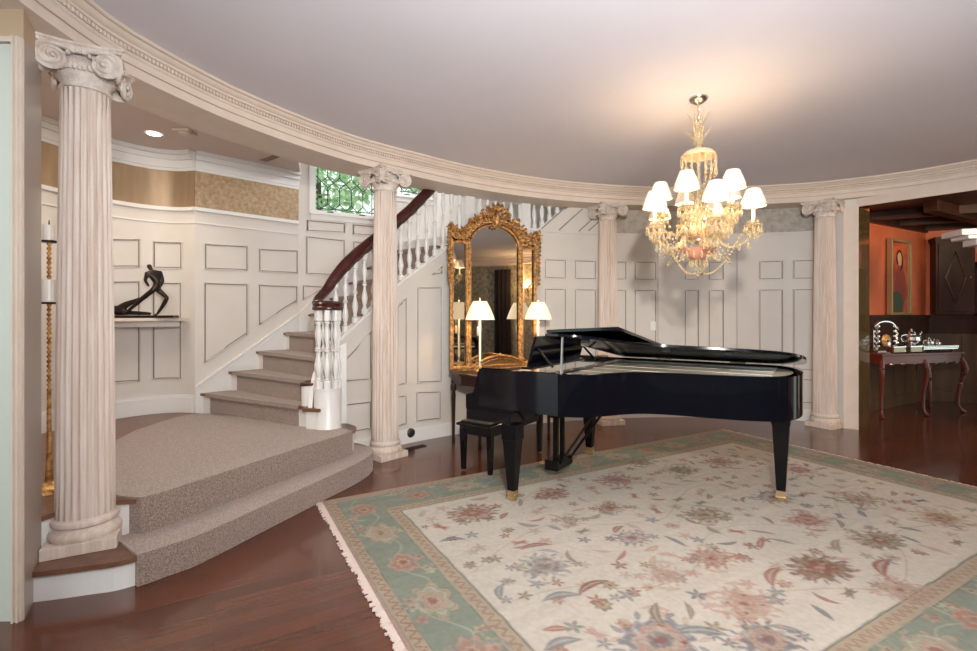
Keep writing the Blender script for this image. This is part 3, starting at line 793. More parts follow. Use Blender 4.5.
# ------------------------------------------------------------------ rug
RA = (-1.233, 3.615); RL, RH = 4.62, 3.13
TH = .012
def rug():
    st_ = .0075
    nu, nv = int(RL / st_), int(RH / st_)
    u = np.linspace(0, RL, nu + 1); v = np.linspace(0, RH, nv + 1)
    U, V = np.meshgrid(u, v)
    def n_(sx, sy, seed):                       # smooth value noise
        rs = np.random.RandomState(seed); g = rs.rand(int(RH * sy) + 3, int(RL * sx) + 3)
        x = U * sx; y = V * sy; xi = x.astype(int); yi = y.astype(int); fx = x - xi; fy = y - yi
        fx = fx * fx * (3 - 2 * fx); fy = fy * fy * (3 - 2 * fy)
        return (g[yi, xi] * (1 - fx) + g[yi, xi + 1] * fx) * (1 - fy) + (g[yi + 1, xi] * (1 - fx) + g[yi + 1, xi + 1] * fx) * fy
    img = np.zeros(U.shape + (3,))
    ivory = np.array((.445, .41, .355)); tan = np.array((.34, .29, .22)); green = np.array((.195, .22, .18))
    rust = np.array((.21, .09, .07)); pink = np.array((.36, .235, .195)); blue = np.array((.10, .115, .14)); olive = np.array((.18, .15, .10))
    slate = np.array((.165, .18, .185)); dk = np.array((.11, .085, .07)); sand = np.array((.34, .275, .205)); lg = np.array((.33, .35, .27))
    wob = .006 * (n_(14, 14, 9) - .5)
    E = np.minimum(np.minimum(U, RL - U), np.minimum(V, RH - V)) + wob
    img[:] = ivory
    def put(mask, col, a=1.0): 
        m = np.clip(mask, 0, 1)[..., None] * a; img[:] = img * (1 - m) + col * m
    def band(a, b): return np.clip((E - a) / .004, 0, 1) * np.clip((b - E) / .004, 0, 1)
    put(band(-1, .46), green)
    put(band(-1, .018), pink); put(band(.018, .085), sand); put(band(.082, .09), dk, .7); put(band(.018, .024), dk, .6)
    put(band(.365, .45), sand); put(band(.36, .367), dk, .8); put(band(.448, .457), dk, .8)
    put(band(-1, .46), green * 1.0, .12)
    def local(cu, cv, r):
        i0, i1 = max(0, int((cv - r) / st_)), min(nv + 1, int((cv + r) / st_) + 2)
        j0, j1 = max(0, int((cu - r) / st_)), min(nu + 1, int((cu + r) / st_) + 2)
        return slice(i0, i1), slice(j0, j1)
    def pt(sl, mask, col, a=1.0):
        m = np.clip(mask, 0, 1)[..., None] * a; img[sl] = img[sl] * (1 - m) + col * m
    def polar(sl, cu, cv, rot, sx=1, sy=1):
        x = U[sl] - cu; y = V[sl] - cv; c, s = math.cos(rot), math.sin(rot)
        X = (x * c + y * s) / sx; Y = (-x * s + y * c) / sy
        return np.hypot(X, Y), np.arctan2(Y, X), X, Y
    ss = .006
    worn = n_(46, 46, 21); fine = n_(90, 90, 22)
    def rosette(cu, cv, r, n, cols, rot=0, sx=1, sy=1, amp=.16, al=.85):
        sl = local(cu, cv, r * 1.4 * max(sx, sy))
        if U[sl].size == 0: return
        d, a, X, Y = polar(sl, cu, cv, rot, sx, sy)
        q2 = rg0.uniform(0, 6)
        for k, (q, col) in enumerate(cols):
            ed = r * q * (1 + amp * (1 if k % 2 == 0 else .6) * np.cos(n * a + k * .4) + .07 * np.cos(3 * a + q2 + k) + .10 * (worn[sl] - .5))
            w = np.clip(.55 + 1.3 * (worn[sl] - .3) + .5 * (fine[sl] - .5), .25, 1)
            pt(sl, np.clip((ed - d) / ss, 0, 1) * w, col, al)
            if r > .06: pt(sl, np.clip(1 - np.abs(d - ed) / .005, 0, 1) * w, dk2, .55)
        if r > .06:
            for k in range(n):
                t = 2 * PI * (k + .5) / n + rot
                sp = local(cu, cv, r)
    rg0 = random.Random(5); dk2 = np.array((.20, .15, .12))
    def leaf(cu, cv, L, w, rot, col, al=.85, bend=0):
        sl = local(cu, cv, L)
        if U[sl].size == 0: return
        d, a, X, Y = polar(sl, cu, cv, rot)
        Y = Y - bend * X * X / L
        q = np.clip(1 - (X / (L / 2)) ** 2, 0, 1)
        pt(sl, (w * .5 * q - np.abs(Y)) / ss + .2 * (q > 0), col, al * 1.0)
        pt(sl, (w * .18 * q - np.abs(Y)) / ss, ivory, .45)
    def star(cu, cv, r, rot, col):
        for k in range(5): leaf(cu + r * .45 * math.cos(rot + k * 1.257), cv + r * .45 * math.sin(rot + k * 1.257), r * .95, r * .42, rot + k * 1.257, col)
        rosette(cu, cv, r * .22, 1, [(1, sand)], amp=0)
    def vine(pts, w, col, al=.6):
        P = cat_rom([(*p, 0) for p in pts], 14)
        for p in P:
            pass
        for a, b in zip(P, P[1:]):
            mx = (a + b) / 2; r = (b - a).length / 2 + w * 2 + .01
            sl = local(mx.x, mx.y, r)
            if U[sl].size == 0: continue
            x = U[sl]; y = V[sl]; dx, dy = b.x - a.x, b.y - a.y
            t = np.clip(((x - a.x) * dx + (y - a.y) * dy) / (dx * dx + dy * dy + 1e-9), 0, 1)
            d = np.hypot(x - a.x - t * dx, y - a.y - t * dy)
            pt(sl, (w - d) / ss * .8, col, al)
    rg = random.Random(11)
    def uv(px, py):
        Y = F * (CH - TH) / (py - HY); X = (px - CX) / F * Y
        dx, dy = X - RA[0], Y - RA[1]; return dx * E1[0] + dy * E1[1], dx * E1[1] - dy * E1[0]
    # vines across the ivory field
    fu0, fv0, fu1, fv1 = .47, .47, RL - .47, RH - .47
    for i in range(5):
        y = fv0 + .25 + i * .58
        vine([(fu0 + .05 + k * .36, y + .15 * math.sin(k * 1.5 + i * 2.1)) for k in range(11)], .006, pink * .85 if i % 2 else sand * .9, .75)
    for i in range(8):
        x = fu0 + .2 + i * .5
        vine([(x + .14 * math.sin(k * 1.7 + i), fv0 + .05 + k * .31) for k in range(9)], .005, sand if i % 2 else lg, .6)
    # scattered small leaves, stars and blossoms on a loose lattice
    k = 0
    for i in range(23):
        for j in range(14):
            cu = fu0 + .10 + i * .165 + rg.uniform(-.06, .06); cv = fv0 + .10 + j * .162 + rg.uniform(-.06, .06)
            if not (fu0 + .06 < cu < fu1 - .06 and fv0 + .06 < cv < fv1 - .06): continue
            k += 1; c = rg.choice([rust, slate, olive, pink, blue, pink, rust * 1.3, sand, olive * 1.3])
            q = rg.random(); rot = rg.uniform(0, 6.28)
            if q < .34: star(cu, cv, rg.uniform(.045, .065), rot, c)
            elif q < .66: leaf(cu, cv, rg.uniform(.12, .19), rg.uniform(.03, .05), rot, c, bend=rg.uniform(-.8, .8))
            elif q < .84: rosette(cu, cv, rg.uniform(.035, .05), 7, [(1, c), (.6, sand), (.3, rust)], rot, amp=.2)
            else:
                for z in (-.5, 0, .5): leaf(cu, cv, .13, .026, rot + z, c)
    # large palmettes and rosettes where the photograph has them
    def palmette(px, py, r, c0, c1, c2, spike=slate, rot=0, sx=1.25):
        cu, cv = uv(px, py)
        for z in range(18):
            a = 2 * PI * z / 18 + rot
            leaf(cu + r * 1.02 * sx * math.cos(a), cv + r * 1.02 * math.sin(a), r * .62, r * .16, a, spike)
        rosette(cu, cv, r, 10, [(1, c0), (.82, c1), (.6, c2), (.36, rust), (.18, sand)], rot, sx, 1)
    def ringflower(px, py, r, c0, c1, sx=1.1, halo=sand, n=12):
        cu, cv = uv(px, py); r = r * .82; sx = min(sx, 1.3)
        for z in range(n + 4):
            a = 2 * PI * z / (n + 4) + .2
            leaf(cu + r * 1.22 * sx * math.cos(a), cv + r * 1.22 * math.sin(a), r * .55, r * .22, a + .5 * (-1) ** z, halo if z % 2 else c0, .75)
        rosette(cu, cv, r, n, [(1, c0), (.74, c1), (.56, halo), (.36, c0), (.20, rust)], 0, sx, 1, .10, .8)
        for z in range(8):
            a = 2 * PI * z / 8; rosette(cu + r * .64 * sx * math.cos(a), cv + r * .64 * math.sin(a), r * .12, 4, [(1, rust if z % 2 else pink)], a)
        for z in (0, PI):
            star(cu + r * 1.75 * math.cos(z + .4), cv + r * 1.75 * math.sin(z + .4), .045, z, c0)
            leaf(cu + r * 1.7 * math.cos(z - .8), cv + r * 1.7 * math.sin(z - .8), .15, .035, z + .7, c1, .7, .7)
    palmette(473, 513, .13, rust, sand, rust, slate * .8)
    palmette(820, 568, .12, rust * .9, olive, rust, slate * .9, .2, 1.5)
    palmette(880, 540, .10, olive, sand * .8, olive, olive, .1, 1.5)
    palmette(552, 494, .10, rust, pink, olive, olive)
    ringflower(544, 566, .13, slate, slate * 1.2); ringflower(632, 538, .10, blue * 1.3, ivory, 1.2, pink); ringflower(570, 520, .07, olive, sand)
    ringflower(660, 640, .17, blue * 1.2, pink, 1.2, sand); ringflower(610, 508, .09, rust * 1.1, sand, 1.2, olive); ringflower(704, 515, .12, olive, olive * 1.4, 1.4, sand)
    ringflower(617, 480, .13, rust * 1.2, pink, 1.4, slate); ringflower(712, 558, .11, rust * 1.3, sand, 1.3, pink); ringflower(665, 575, .10, pink, sand, 1.1, sand)
    ringflower(773, 497, .12, slate, ivory, 1.5, pink); ringflower(808, 520, .12, pink, rust, 1.4, pink); ringflower(860, 500, .12, olive, pink, 1.5, sand)
    ringflower(745, 604, .13, pink, sand, 1.3, pink); ringflower(940, 518, .14, sand, pink, 1.6, olive); ringflower(720, 462, .13, rust * 1.2, sand, 1.5, slate)
    ringflower(680, 470, .12, olive * 1.2, slate, 1.4, slate); ringflower(800, 470, .12, pink, rust, 1.5, slate); ringflower(767, 640, .12, blue, sand, 1.2, pink)
    ringflower(900, 590, .10, pink, sand, 1.3, sand); ringflower(640, 462, .11, slate, olive, 1.3, sand)
    for (px, py, r, c) in ((505, 536, .045, rust), (596, 600, .055, rust * 1.2), (425, 527, .04, rust), (436, 525, .04, rust), (487, 560, .05, olive), (470, 566, .045, slate), (525, 596, .05, olive), (506, 600, .045, slate),
                           (634, 592, .05, rust), (616, 598, .045, slate), (652, 520, .06, blue * 1.4), (698, 540, .055, blue * 1.3), (697, 595, .06, blue), (735, 500, .04, rust), (775, 600, .06, slate), (645, 565, .045, olive),
                           (765, 540, .05, rust), (748, 545, .04, rust), (560, 466, .05, slate), (560, 480, .045, rust)):
        cu, cv = uv(px, py); star(cu, cv, r, rg.uniform(0, 6), c)
    for (px, py, L, w, rot, c) in ((535, 545, .22, .05, .2, rust), (590, 585, .24, .055, -.1, rust * .9), (560, 595, .22, .06, .25, slate), (452, 539, .18, .045, .3, blue), (880, 566, .26, .07, -.3, rust),
                                   (770, 575, .26, .06, -.4, rust * 1.2), (835, 545, .22, .05, -.5, sand * .7), (700, 630, .25, .06, .6, slate), (655, 614, .2, .05, -.9, olive), (560, 642, .2, .06, .1, slate)):
        cu, cv = uv(px, py); leaf(cu, cv, L, w, rot, c, bend=.6)
    # border flowers on the green ground
    def border(u0, v0, u1, v1):
        L = math.hypot(u1 - u0, v1 - v0); n = int(L / .46); a = math.atan2(v1 - v0, u1 - u0); nx, ny = -math.sin(a), math.cos(a)
        vine([(u0 + (u1 - u0) * q / 30 + nx * .06 * math.sin(q * 1.3), v0 + (v1 - v0) * q / 30 + ny * .06 * math.sin(q * 1.3)) for q in range(31)], .007, lg, .6)
        for i in range(n + 1):
            q = (i + .5) / (n + 1); cu, cv = u0 + (u1 - u0) * q, v0 + (v1 - v0) * q
            if i % 2: rosette(cu, cv, .115, 7, [(1, sand), (.82, lg), (.62, pink), (.4, sand), (.22, rust)], a, 1.3, .9, .15, .8)
            else: rosette(cu, cv, .085, 8, [(1, pink), (.7, rust * 1.5), (.48, sand), (.25, rust)], a, 1.3, 1, .12, .85)
            for z in range(4):
                cu2, cv2 = cu + rg.uniform(-.18, .18) * math.cos(a) + nx * rg.choice([-.10, .10]) , cv + rg.uniform(-.18, .18) * math.sin(a) + ny * rg.choice([-.10, .10])
                rosette(cu2, cv2, .032, 5, [(1, rg.choice([lg, pink, sand])), (.4, rust)], rg.uniform(0, 6), amp=.3)
                leaf(cu2 + rg.uniform(-.06, .06), cv2, .09, .022, rg.uniform(0, 6), rg.choice([lg, slate, rust * 1.2]), .7)
    bm = .225
    border(bm, .1, bm, RH - .1); border(.45, bm, RL - .45, bm); border(RL - bm, .1, RL - bm, RH - .1); border(.45, RH - bm, RL - .45, RH - bm)
    # hatch in the guard stripes
    ph = np.where((U < .46) | (U > RL - .46), V, U) * 2 * PI / .06
    zig = np.abs(((ph / PI) % 2) - 1)
    put((band(.385, .435) > .5) * (np.abs((E - .385) / .05 - zig) < .25), rust * .9, .38)
    put((band(.03, .078) > .5) * (np.abs((E - .03) / .048 - zig) < .2), rust, .6)
    # worn, abrashed wool
    tone = 1 + .10 * (n_(3, 26, 2) - .5) + .14 * (n_(60, 60, 3) - .5) + .08 * (n_(2.2, 2.2, 5) - .5)
    fade = np.clip(n_(7, 7, 6) * 1.2 - .45, 0, 1)[..., None] * .12
    base = np.where((E > .457)[..., None], ivory, green)
    img[:] = img * (1 - fade) + base * fade
    img *= tone[..., None]
    me = bpy.data.meshes.new('rug'); nn = (nu + 1) * (nv + 1)
    co = np.zeros((nn, 3), np.float32); co[:, 0] = U.ravel(); co[:, 1] = -V.ravel(); co[:, 2] = TH
    idx = np.arange(nn).reshape(nv + 1, nu + 1)
    q = np.stack([idx[:-1, :-1], idx[1:, :-1], idx[1:, 1:], idx[:-1, 1:]], -1).reshape(-1, 4)
    me.vertices.add(nn); me.vertices.foreach_set('co', co.ravel())
    me.loops.add(q.size); me.loops.foreach_set('vertex_index', q.ravel().astype(np.int32))
    me.polygons.add(len(q)); me.polygons.foreach_set('loop_start', (np.arange(len(q)) * 4).astype(np.int32))
    me.update(calc_edges=True)
    ca_ = me.color_attributes.new('weave', 'FLOAT_COLOR', 'POINT')
    cc = np.ones((nn, 4), np.float32); cc[:, :3] = np.clip(img.reshape(-1, 3), 0, 1); ca_.data.foreach_set('color', cc.ravel())
    m, N, L, b = new_mat('woven_wool_rug')
    at_ = N.new('ShaderNodeAttribute'); at_.attribute_name = 'weave'
    L.new(at_.outputs['Color'], b.inputs['Base Color']); b.inputs['Roughness'].default_value = .95; b.inputs['Specular IOR Level'].default_value = .1
    tc = N.new('ShaderNodeTexCoord'); nz = N.new('ShaderNodeTexNoise'); nz.inputs['Scale'].default_value = 160
    L.new(tc.outputs['Object'], nz.inputs['Vector']); bp = N.new('ShaderNodeBump'); bp.inputs['Strength'].default_value = .35; bp.inputs['Distance'].default_value = .004
    L.new(nz.outputs['Fac'], bp.inputs['Height']); L.new(bp.outputs['Normal'], b.inputs['Normal'])
    me.materials.append(m)
    pile = bpy.data.objects.new('pile', me); COL.objects.link(pile)
    root = thing('oriental_rug', 'large ivory oriental rug with green floral border on the wood floor', 'rug', (RA[0], RA[1], .0015), A1)
    pile.parent = root
    mb = MB(); mb.prism([(0, 0), (RL, 0), (RL, -RH), (0, -RH)], 0, TH - .0008); mb.build('backing', M['fringe'], root, smooth=False)
    mb = MB(); rr = random.Random(3)
    for x0, sgn in ((0, -1), (RL, 1)):
        y = 0
        while y < RH:
            w = rr.uniform(.010, .018); L = rr.uniform(.025, .05)
            mb.box((x0 + sgn * L / 2, -y - w / 2, .0045), (L, w * .85, .006), rr.uniform(-.25, .25)); y += w
    mb.build('fringe', M['fringe'], root, smooth=False)['kind'] = 'stuff'
rug()
RZ = .0015 + TH + .001      # height of the rug surface

# ------------------------------------------------------------------ grand piano (local x towards the tail, local y towards the bass side)
PA = math.atan2(-.571, .821)
pn = thing('grand_piano', 'black grand piano on the rug with its lid slightly raised', 'piano', (.18, 3.63, RZ), PA)
zo = -RZ
def PB(): return MB()
curve = [(-.26, -.07), (.30, -.07), (.43, -.066), (.51, -.04), (.58, .01), (.66, .11), (.74, .23), (.83, .33), (.94, .395), (1.07, .43), (1.21, .455), (1.36, .485), (1.50, .52), (1.62, .575), (1.71, .66), (1.76, .78), (1.78, .92), (1.78, 1.10), (1.765, 1.28), (1.72, 1.40), (1.64, 1.47), (1.54, 1.495), (1.40, 1.50)]
cv = [tuple(p[:2]) for p in cat_rom([(*p, 0) for p in curve], 5)]
outline = cv + [(-.26, 1.50)]
zb, zt = .698 + zo, .986 + zo
def inset(poly, d):
    o = offset_poly(poly, d); return o
mb = PB()
inn = offset_poly(cv, .055) + [(-.26, 1.445)]
# hollow case rim: outer and inner wall with a cap, following the outline
n = len(cv); vs = []
cvx = cv + [(-.20, 1.50)]
inx = offset_poly(cv, .055); inx = inx + [(-.20, 1.445)]
inx[0] = (-.26, -.015)
for a, b in zip(cvx, inx): vs += [(a[0], a[1], zb), (b[0], b[1], zb), (b[0], b[1], zt), (a[0], a[1], zt)]
fs = []
for i in range(len(cvx) - 1):
    for k in range(4): fs.append((i * 4 + k, i * 4 + (k + 1) % 4, i * 4 + 4 + (k + 1) % 4, i * 4 + 4 + k))
fs += [(3, 2, 1, 0), (len(cvx) * 4 - 4, len(cvx) * 4 - 3, len(cvx) * 4 - 2, len(cvx) * 4 - 1)]
mb.add(vs, fs); mb.build('rim', M['black'], pn, ang=35)
innerpoly = [p for p in inx if p[0] > .02] + [(.02, 1.445), (.02, -.015)]
mb = PB(); mb.prism(innerpoly, zb + .03, zb + .06); mb.build('soundboard', M['sound'], pn, smooth=False)
mb = PB(); ip = [(x * .985 + .02, y * .97 + .02) for x, y in innerpoly if x > .3] + [(.30, 1.42), (.30, .01)]
mb.prism(ip, zt - .036, zt - .018)
for i in range(6): # struts
    y = .12 + i * .24; x1 = lerp_tab([(.05, .50), (.3, .70), (.45, 1.0), (.55, 1.45), (.7, 1.6), (1.4, 1.6)], y)
    mb.box(((.30 + x1) / 2, y, zt - .018), (x1 - .30, .012, .008))
plate = mb.build('cast_plate', M['plate'], pn, smooth=False)
mb = PB()
for i in range(90):
    y = .03 + i * .0155; x1 = lerp_tab([(.03, .50), (.3, .70), (.45, 1.0), (.55, 1.45), (.7, 1.6), (1.4, 1.6)], y + .03); mb.tube([(.28, y, zt - .016), (x1, y + .02, zt - .016)], .0010, 4)
mb.build('strings', M['grey_metal'], pn)['kind'] = 'stuff'
mb = PB()
for i in range(60): mb.box((.36, .05 + i * .0225, zt - .025), (.05, .014, .03))
mb.build('dampers', M['black_satin'], pn, smooth=False)['kind'] = 'stuff'
# pinblock / top beam, keybed, cheeks
mb = PB(); mb.prism([(.0, -.015), (.24, -.015), (.24, 1.445), (.0, 1.445)], zb, zt - .03); mb.build('pin_block', M['black'], pn, smooth=False)
mb = PB(); mb.prism([(-.385, -.065), (.02, -.065), (.02, 1.495), (-.385, 1.495)], .585 + zo, .668 + zo); mb.prism([(-.385, .07), (-.365, .07), (-.365, 1.36), (-.385, 1.36)], .668 + zo, .695 + zo)
mb.build('keybed', M['black'], pn, smooth=False, bevel=.004)
prof = [(-.385, .668), (-.385, .775), (-.36, .785), (-.33, .79), (-.315, .80), (-.30, .84), (-.285, .90), (-.268, .955), (-.255, .986), (.02, .986), (.02, .668)]
for y0, y1 in ((-.07, .0), (1.43, 1.50)):
    mb = PB(); vs = [(x, y0, z + zo) for x, z in prof] + [(x, y1, z + zo) for x, z in prof]; k = len(prof)
    mb.add(vs, [tuple(range(k)), tuple(range(k, 2 * k))[::-1]] + [(i, k + i, k + (i + 1) % k, (i + 1) % k) for i in range(k)])
    mb.build('cheek', M['black_leg'], pn, smooth=False)
for y0, y1 in ((.0, .055), (1.375, 1.43)):
    mb = PB(); mb.box((-.28, (y0 + y1) / 2, .71 + zo), (.19, y1 - y0, .07)); mb.build('key_block', M['black'], pn, smooth=False, bevel=.005)
mb = PB()
for i in range(52): mb.box((-.285, .068 + i * .0250, .715 + zo), (.16, .0235, .025))
mb.build('white_keys', M['ivory'], pn, smooth=False)['kind'] = 'stuff'
mb = PB()
for i in range(51):
    if i % 7 in (0, 1, 3, 4, 5): mb.box((-.25, .0805 + i * .0250, .735 + zo), (.10, .012, .02))
mb.build('black_keys', M['black_satin'], pn, smooth=False)['kind'] = 'stuff'
mb = PB(); mb.box((-.17, .715, .80 + zo), (.02, 1.42, .20), mtx=Matrix.Rotation(R_(14), 4, 'Y')); mb.build('fallboard', M['black'], pn, smooth=False)
mb = PB(); mb.prism([(-.14, .0), (.02, .0), (.02, 1.43), (-.14, 1.43)], .93 + zo, .945 + zo); mb.build('desk_shelf', M['plate'], pn, smooth=False)
# music desk
dsk = PB()
m4 = Matrix.Rotation(R_(16), 4, 'Y')
dsk.box((.135, .49, 1.115 + zo), (.02, .90, .25), mtx=m4)
dsk.box((.10, .49, 1.0 + zo), (.09, .92, .02))
for y in (.10, .88): dsk.box((.22, y, 1.075 + zo), (.18, .015, .018), mtx=Matrix.Rotation(R_(45), 4, 'Y'))
dsk.build('music_desk', M['black'], pn, smooth=False, bevel=.004)
# lid, hinged on the straight bass side
hx = 1.50; ztop = .990 + zo; ang = R_(-9.2)
lidm = Matrix.Translation((0, hx, ztop)) @ Matrix.Rotation(ang, 4, 'X') @ Matrix.Translation((0, -hx, -ztop))
def lid_part(poly, z0, z1, name, extra=None):
    mb = MB(); mb.prism(poly, z0, z1)
    mm = lidm @ extra if extra is not None else lidm
    mb.v = [tuple(mm @ Vector(p)) for p in mb.v]
    return mb.build(name, M['black'], pn, ang=30, bevel=.003)
lo_ = offset_poly(cv, -.022)
lp = [p for p in lo_ if p[0] > .315]
lid_poly = [(.31, lp[0][1])] + lp + [(1.40, 1.515), (.31, 1.515)]
lid_part(lid_poly, ztop, ztop + .021, 'lid')
fl = Matrix.Translation((.31, 0, ztop + .024)) @ Matrix.Rotation(R_(-3.4), 4, 'Y') @ Matrix.Translation((-.31, 0, -ztop - .024))
lid_part([(.315, -.09), (.83, -.09), (.83, 1.51), (.315, 1.51)], ztop + .024, ztop + .046, 'front_flap', fl)
# prop stick
mb = PB(); q = lidm @ Vector((.42, -.045, ztop)); mb.tube([(.42, -.045, zt - .01), tuple(q)], .009, 8); mb.build('lid_prop', M['grey_metal'], pn)
for x in (.55, 1.0, 1.38):
    mb = PB(); yy = lerp_tab([(.4, -.03), (.58, .03), (.83, .35), (1.38, .50)], x); q = lidm @ Vector((x, yy + .03, ztop)); mb.box((q.x, q.y, q.z - .012), (.05, .03, .024)); mb.build('lid_buffer', M['black_satin'], pn, smooth=False)
for x in (.1, .7, 1.3):
    mb = PB(); mb.tube([(x - .06, 1.508, ztop), (x + .06, 1.508, ztop)], .009, 8); mb.build('hinge', M['brass'], pn)
# legs
def leg(x, y, top):
    mb = MB(); mb.lathe([(.042, .075), (.078, top - .12), (.086, top - .11), (.086, top)], (x, y, 0), 4, mtx=Matrix.Rotation(PI / 4, 4, 'Z')); 
    l = mb.build('leg', M['black_leg'], pn, smooth=False, bevel=.003)
    mb = MB(); mb.box((x, y, .055), (.062, .062, .05)); mb.box((x, y, .032), (.075, .075, .012)); mb.tube([(x - .028, y, .022), (x + .028, y, .022)], .021, 12); mb.tube([(x, y - .028, .022), (x, y + .028, .022)], .019, 12)
    mb.build('caster', M['brass'], l)
leg(0, 0, .585 + zo); leg(0, 1.43, .585 + zo); leg(1.64, 1.13, .70 + zo)
# pedal lyre
lyx, lyy = .02, .72
ly = MB(); ly.box((lyx, lyy, .115), (.12, .30, .085)); ly.box((lyx, lyy, .55 + zo), (.10, .22, .06))
for s in (-.055, .055): ly.box((lyx, lyy + s, .36), (.045, .038, .42))
lyo = ly.build('pedal_lyre', M['black_leg'], pn, smooth=False, bevel=.006)
for i in range(3):
    mb = MB(); y = lyy - .065 + i * .065; mb.tube([(lyx - .04, y, .10), (lyx - .10, y, .095), (lyx - .17, y, .085)], .011, 8, sx=1.4, sy=.6); mb.tube([(lyx, y, .15), (lyx, y, .56)], .006, 6)
    mb.build('pedal', M['brass'], lyo)
for s in (-.09, .09):
    mb = MB(); mb.tube([(lyx + .06, lyy + s, .13), (lyx + .42, lyy + s * 1.5, .675 + zo)], .011, 6); mb.build('brace', M['black'], lyo)
mb = MB(); mb.ball((1.62, 1.30, 1.03), .001, 6)

# ------------------------------------------------------------------ bench
bc = thing('piano_bench', 'black wooden piano bench in front of the piano keyboard', 'bench', (.18 + .571 * .82 + .821 * -.61, 3.63 + .821 * .82 + .571 * .61, 0), PA)
mb = MB(); mb.box((0, 0, .425), (.37, 1.0, .022)); mb.build('seat', M['black'], bc, smooth=False, bevel=.004)
mb = MB(); mb.box((0, 0, .445), (.31, .94, .018)); mb.build('seat_pad', M['black_satin'], bc, smooth=False, bevel=.006)
mb = MB(); mb.box((0, 0, .375), (.32, .92, .078)); mb.build('apron', M['black'], bc, smooth=False)
for sx in (-1, 1):
    for sy in (-1, 1):
        mb = MB(); h0 = 0 if not (sx > 0) else 0
        x, y = sx * .145, sy * .44
        base = RZ if sx > 0 or sy > 0 else 0
        mb.lathe([(.024, RZ), (.036, .36), (.036, .41)], (x, y, 0), 4, mtx=Matrix.Rotation(PI / 4, 4, 'Z')); mb.build('leg', M['black'], bc, smooth=False)

# ------------------------------------------------------------------ pier mirror
mx, my = .072, 5.735
MA = math.atan2(.475, .88)
mr = thing('gilt_mirror', 'tall gilded three-panel mirror with carved crest above the console table', 'mirror', (mx, my, 0), MA)
def arch(x0, x1, zs, rise, n=16):
    return [((x0 + x1) / 2 - (x1 - x0) / 2 * math.cos(PI * i / n), zs + rise * math.sin(PI * i / n)) for i in range(n + 1)]
ct = arch(-.335, .335, 2.17, .27)
def plate_xz(pts, y, th, name, m, par):
    mb = MB(); k = len(pts); vs = [(x, y, z) for x, z in pts] + [(x, y + th, z) for x, z in pts]
    mb.add(vs, [tuple(range(k)), tuple(range(k, 2 * k))[::-1]] + [(i, k + i, k + (i + 1) % k, (i + 1) % k) for i in range(k)])
    return mb.build(name, m, par, smooth=False)
plate_xz([(-.335, .80)] + ct + [(.335, .80)], .0, .008, 'center_glass', M['mirror'], mr)
for s in (-1, 1):
    a, b = sorted((s * .36, s * .555))
    plate_xz([(a, .80), (a, 2.20), ((a + b) / 2, 2.23), (b, 2.20), (b, .80)], .004, .006, 'side_glass', M['mirror'], mr)
plate_xz([(-.565, .78)] + [(-.565, 2.28), (-.40, 2.33)] + [(x, z + .03) for x, z in arch(-.37, .37, 2.24, .30)] + [(.40, 2.33), (.565, 2.28), (.565, .78)], .012, .02, 'backboard', M['console'], mr)
fr = MB()
for s in (-1, 1):
    fr.tube([(s * .565, -.012, .78), (s * .565, -.012, 2.30)], .016, 8); fr.tube([(s * .545, -.018, .78), (s * .545, -.018, 2.24)], .008, 6)
    fr.tube([(s * .347, -.018, .78), (s * .347, -.018, 2.22)], .015, 8); fr.tube([(s * .371, -.02, .8), (s * .371, -.02, 2.24)], .009, 6); fr.tube([(s * .324, -.02, .8), (s * .324, -.02, 2.2)], .009, 6)
    fr.tube([(s * x, -.012, z) for x, z in ((.36, 2.20), (.42, 2.215), (.46, 2.225), (.51, 2.21), (.565, 2.19))], .016, 6)
fr.tube([(x, -.02, z) for x, z in ct], .014, 8)
fr.tube([(x * 1.13, -.015, z + .06) for x, z in ct], .022, 8)
fr.tube([(x * 1.07, -.02, z + .03) for x, z in ct], .012, 6)
fr.tube([(-.565, -.012, .79), (.565, -.012, .79)], .022, 8)
for i in range(44):
    z = .86 + i * .032
    for s in (-.565, .565): fr.ball((s, -.030, z), .006, 5)
fr.build('frame', M['gilt'], mr)
cr = MB()
def scroll(cx, cz, r, fl, turns=1.4, y=-.03, w=.013):
    pts = [(cx + fl * r * (1 - .85 * q) * math.cos(PI / 2 - q * turns * 2 * PI), y - .01 * math.sin(q * 6), cz + r * (1 - .85 * q) * math.sin(PI / 2 - q * turns * 2 * PI)) for q in [i / 18 for i in range(19)]]
    cr.tube(pts, lambda q: w * (1 - .4 * q), 6)
def leafp(cx, cz, L, a, w=.022, y=-.035):
    pts = [(cx + L * q * math.cos(a) + .2 * L * q * q * math.sin(a), y - .03 * math.sin(q * PI), cz + L * q * math.sin(a)) for q in [i / 6 for i in range(7)]]
    cr.tube(pts, lambda q: w * math.sin(PI * min(.97, q * .9 + .12)) ** .8, 6, sy=.6)
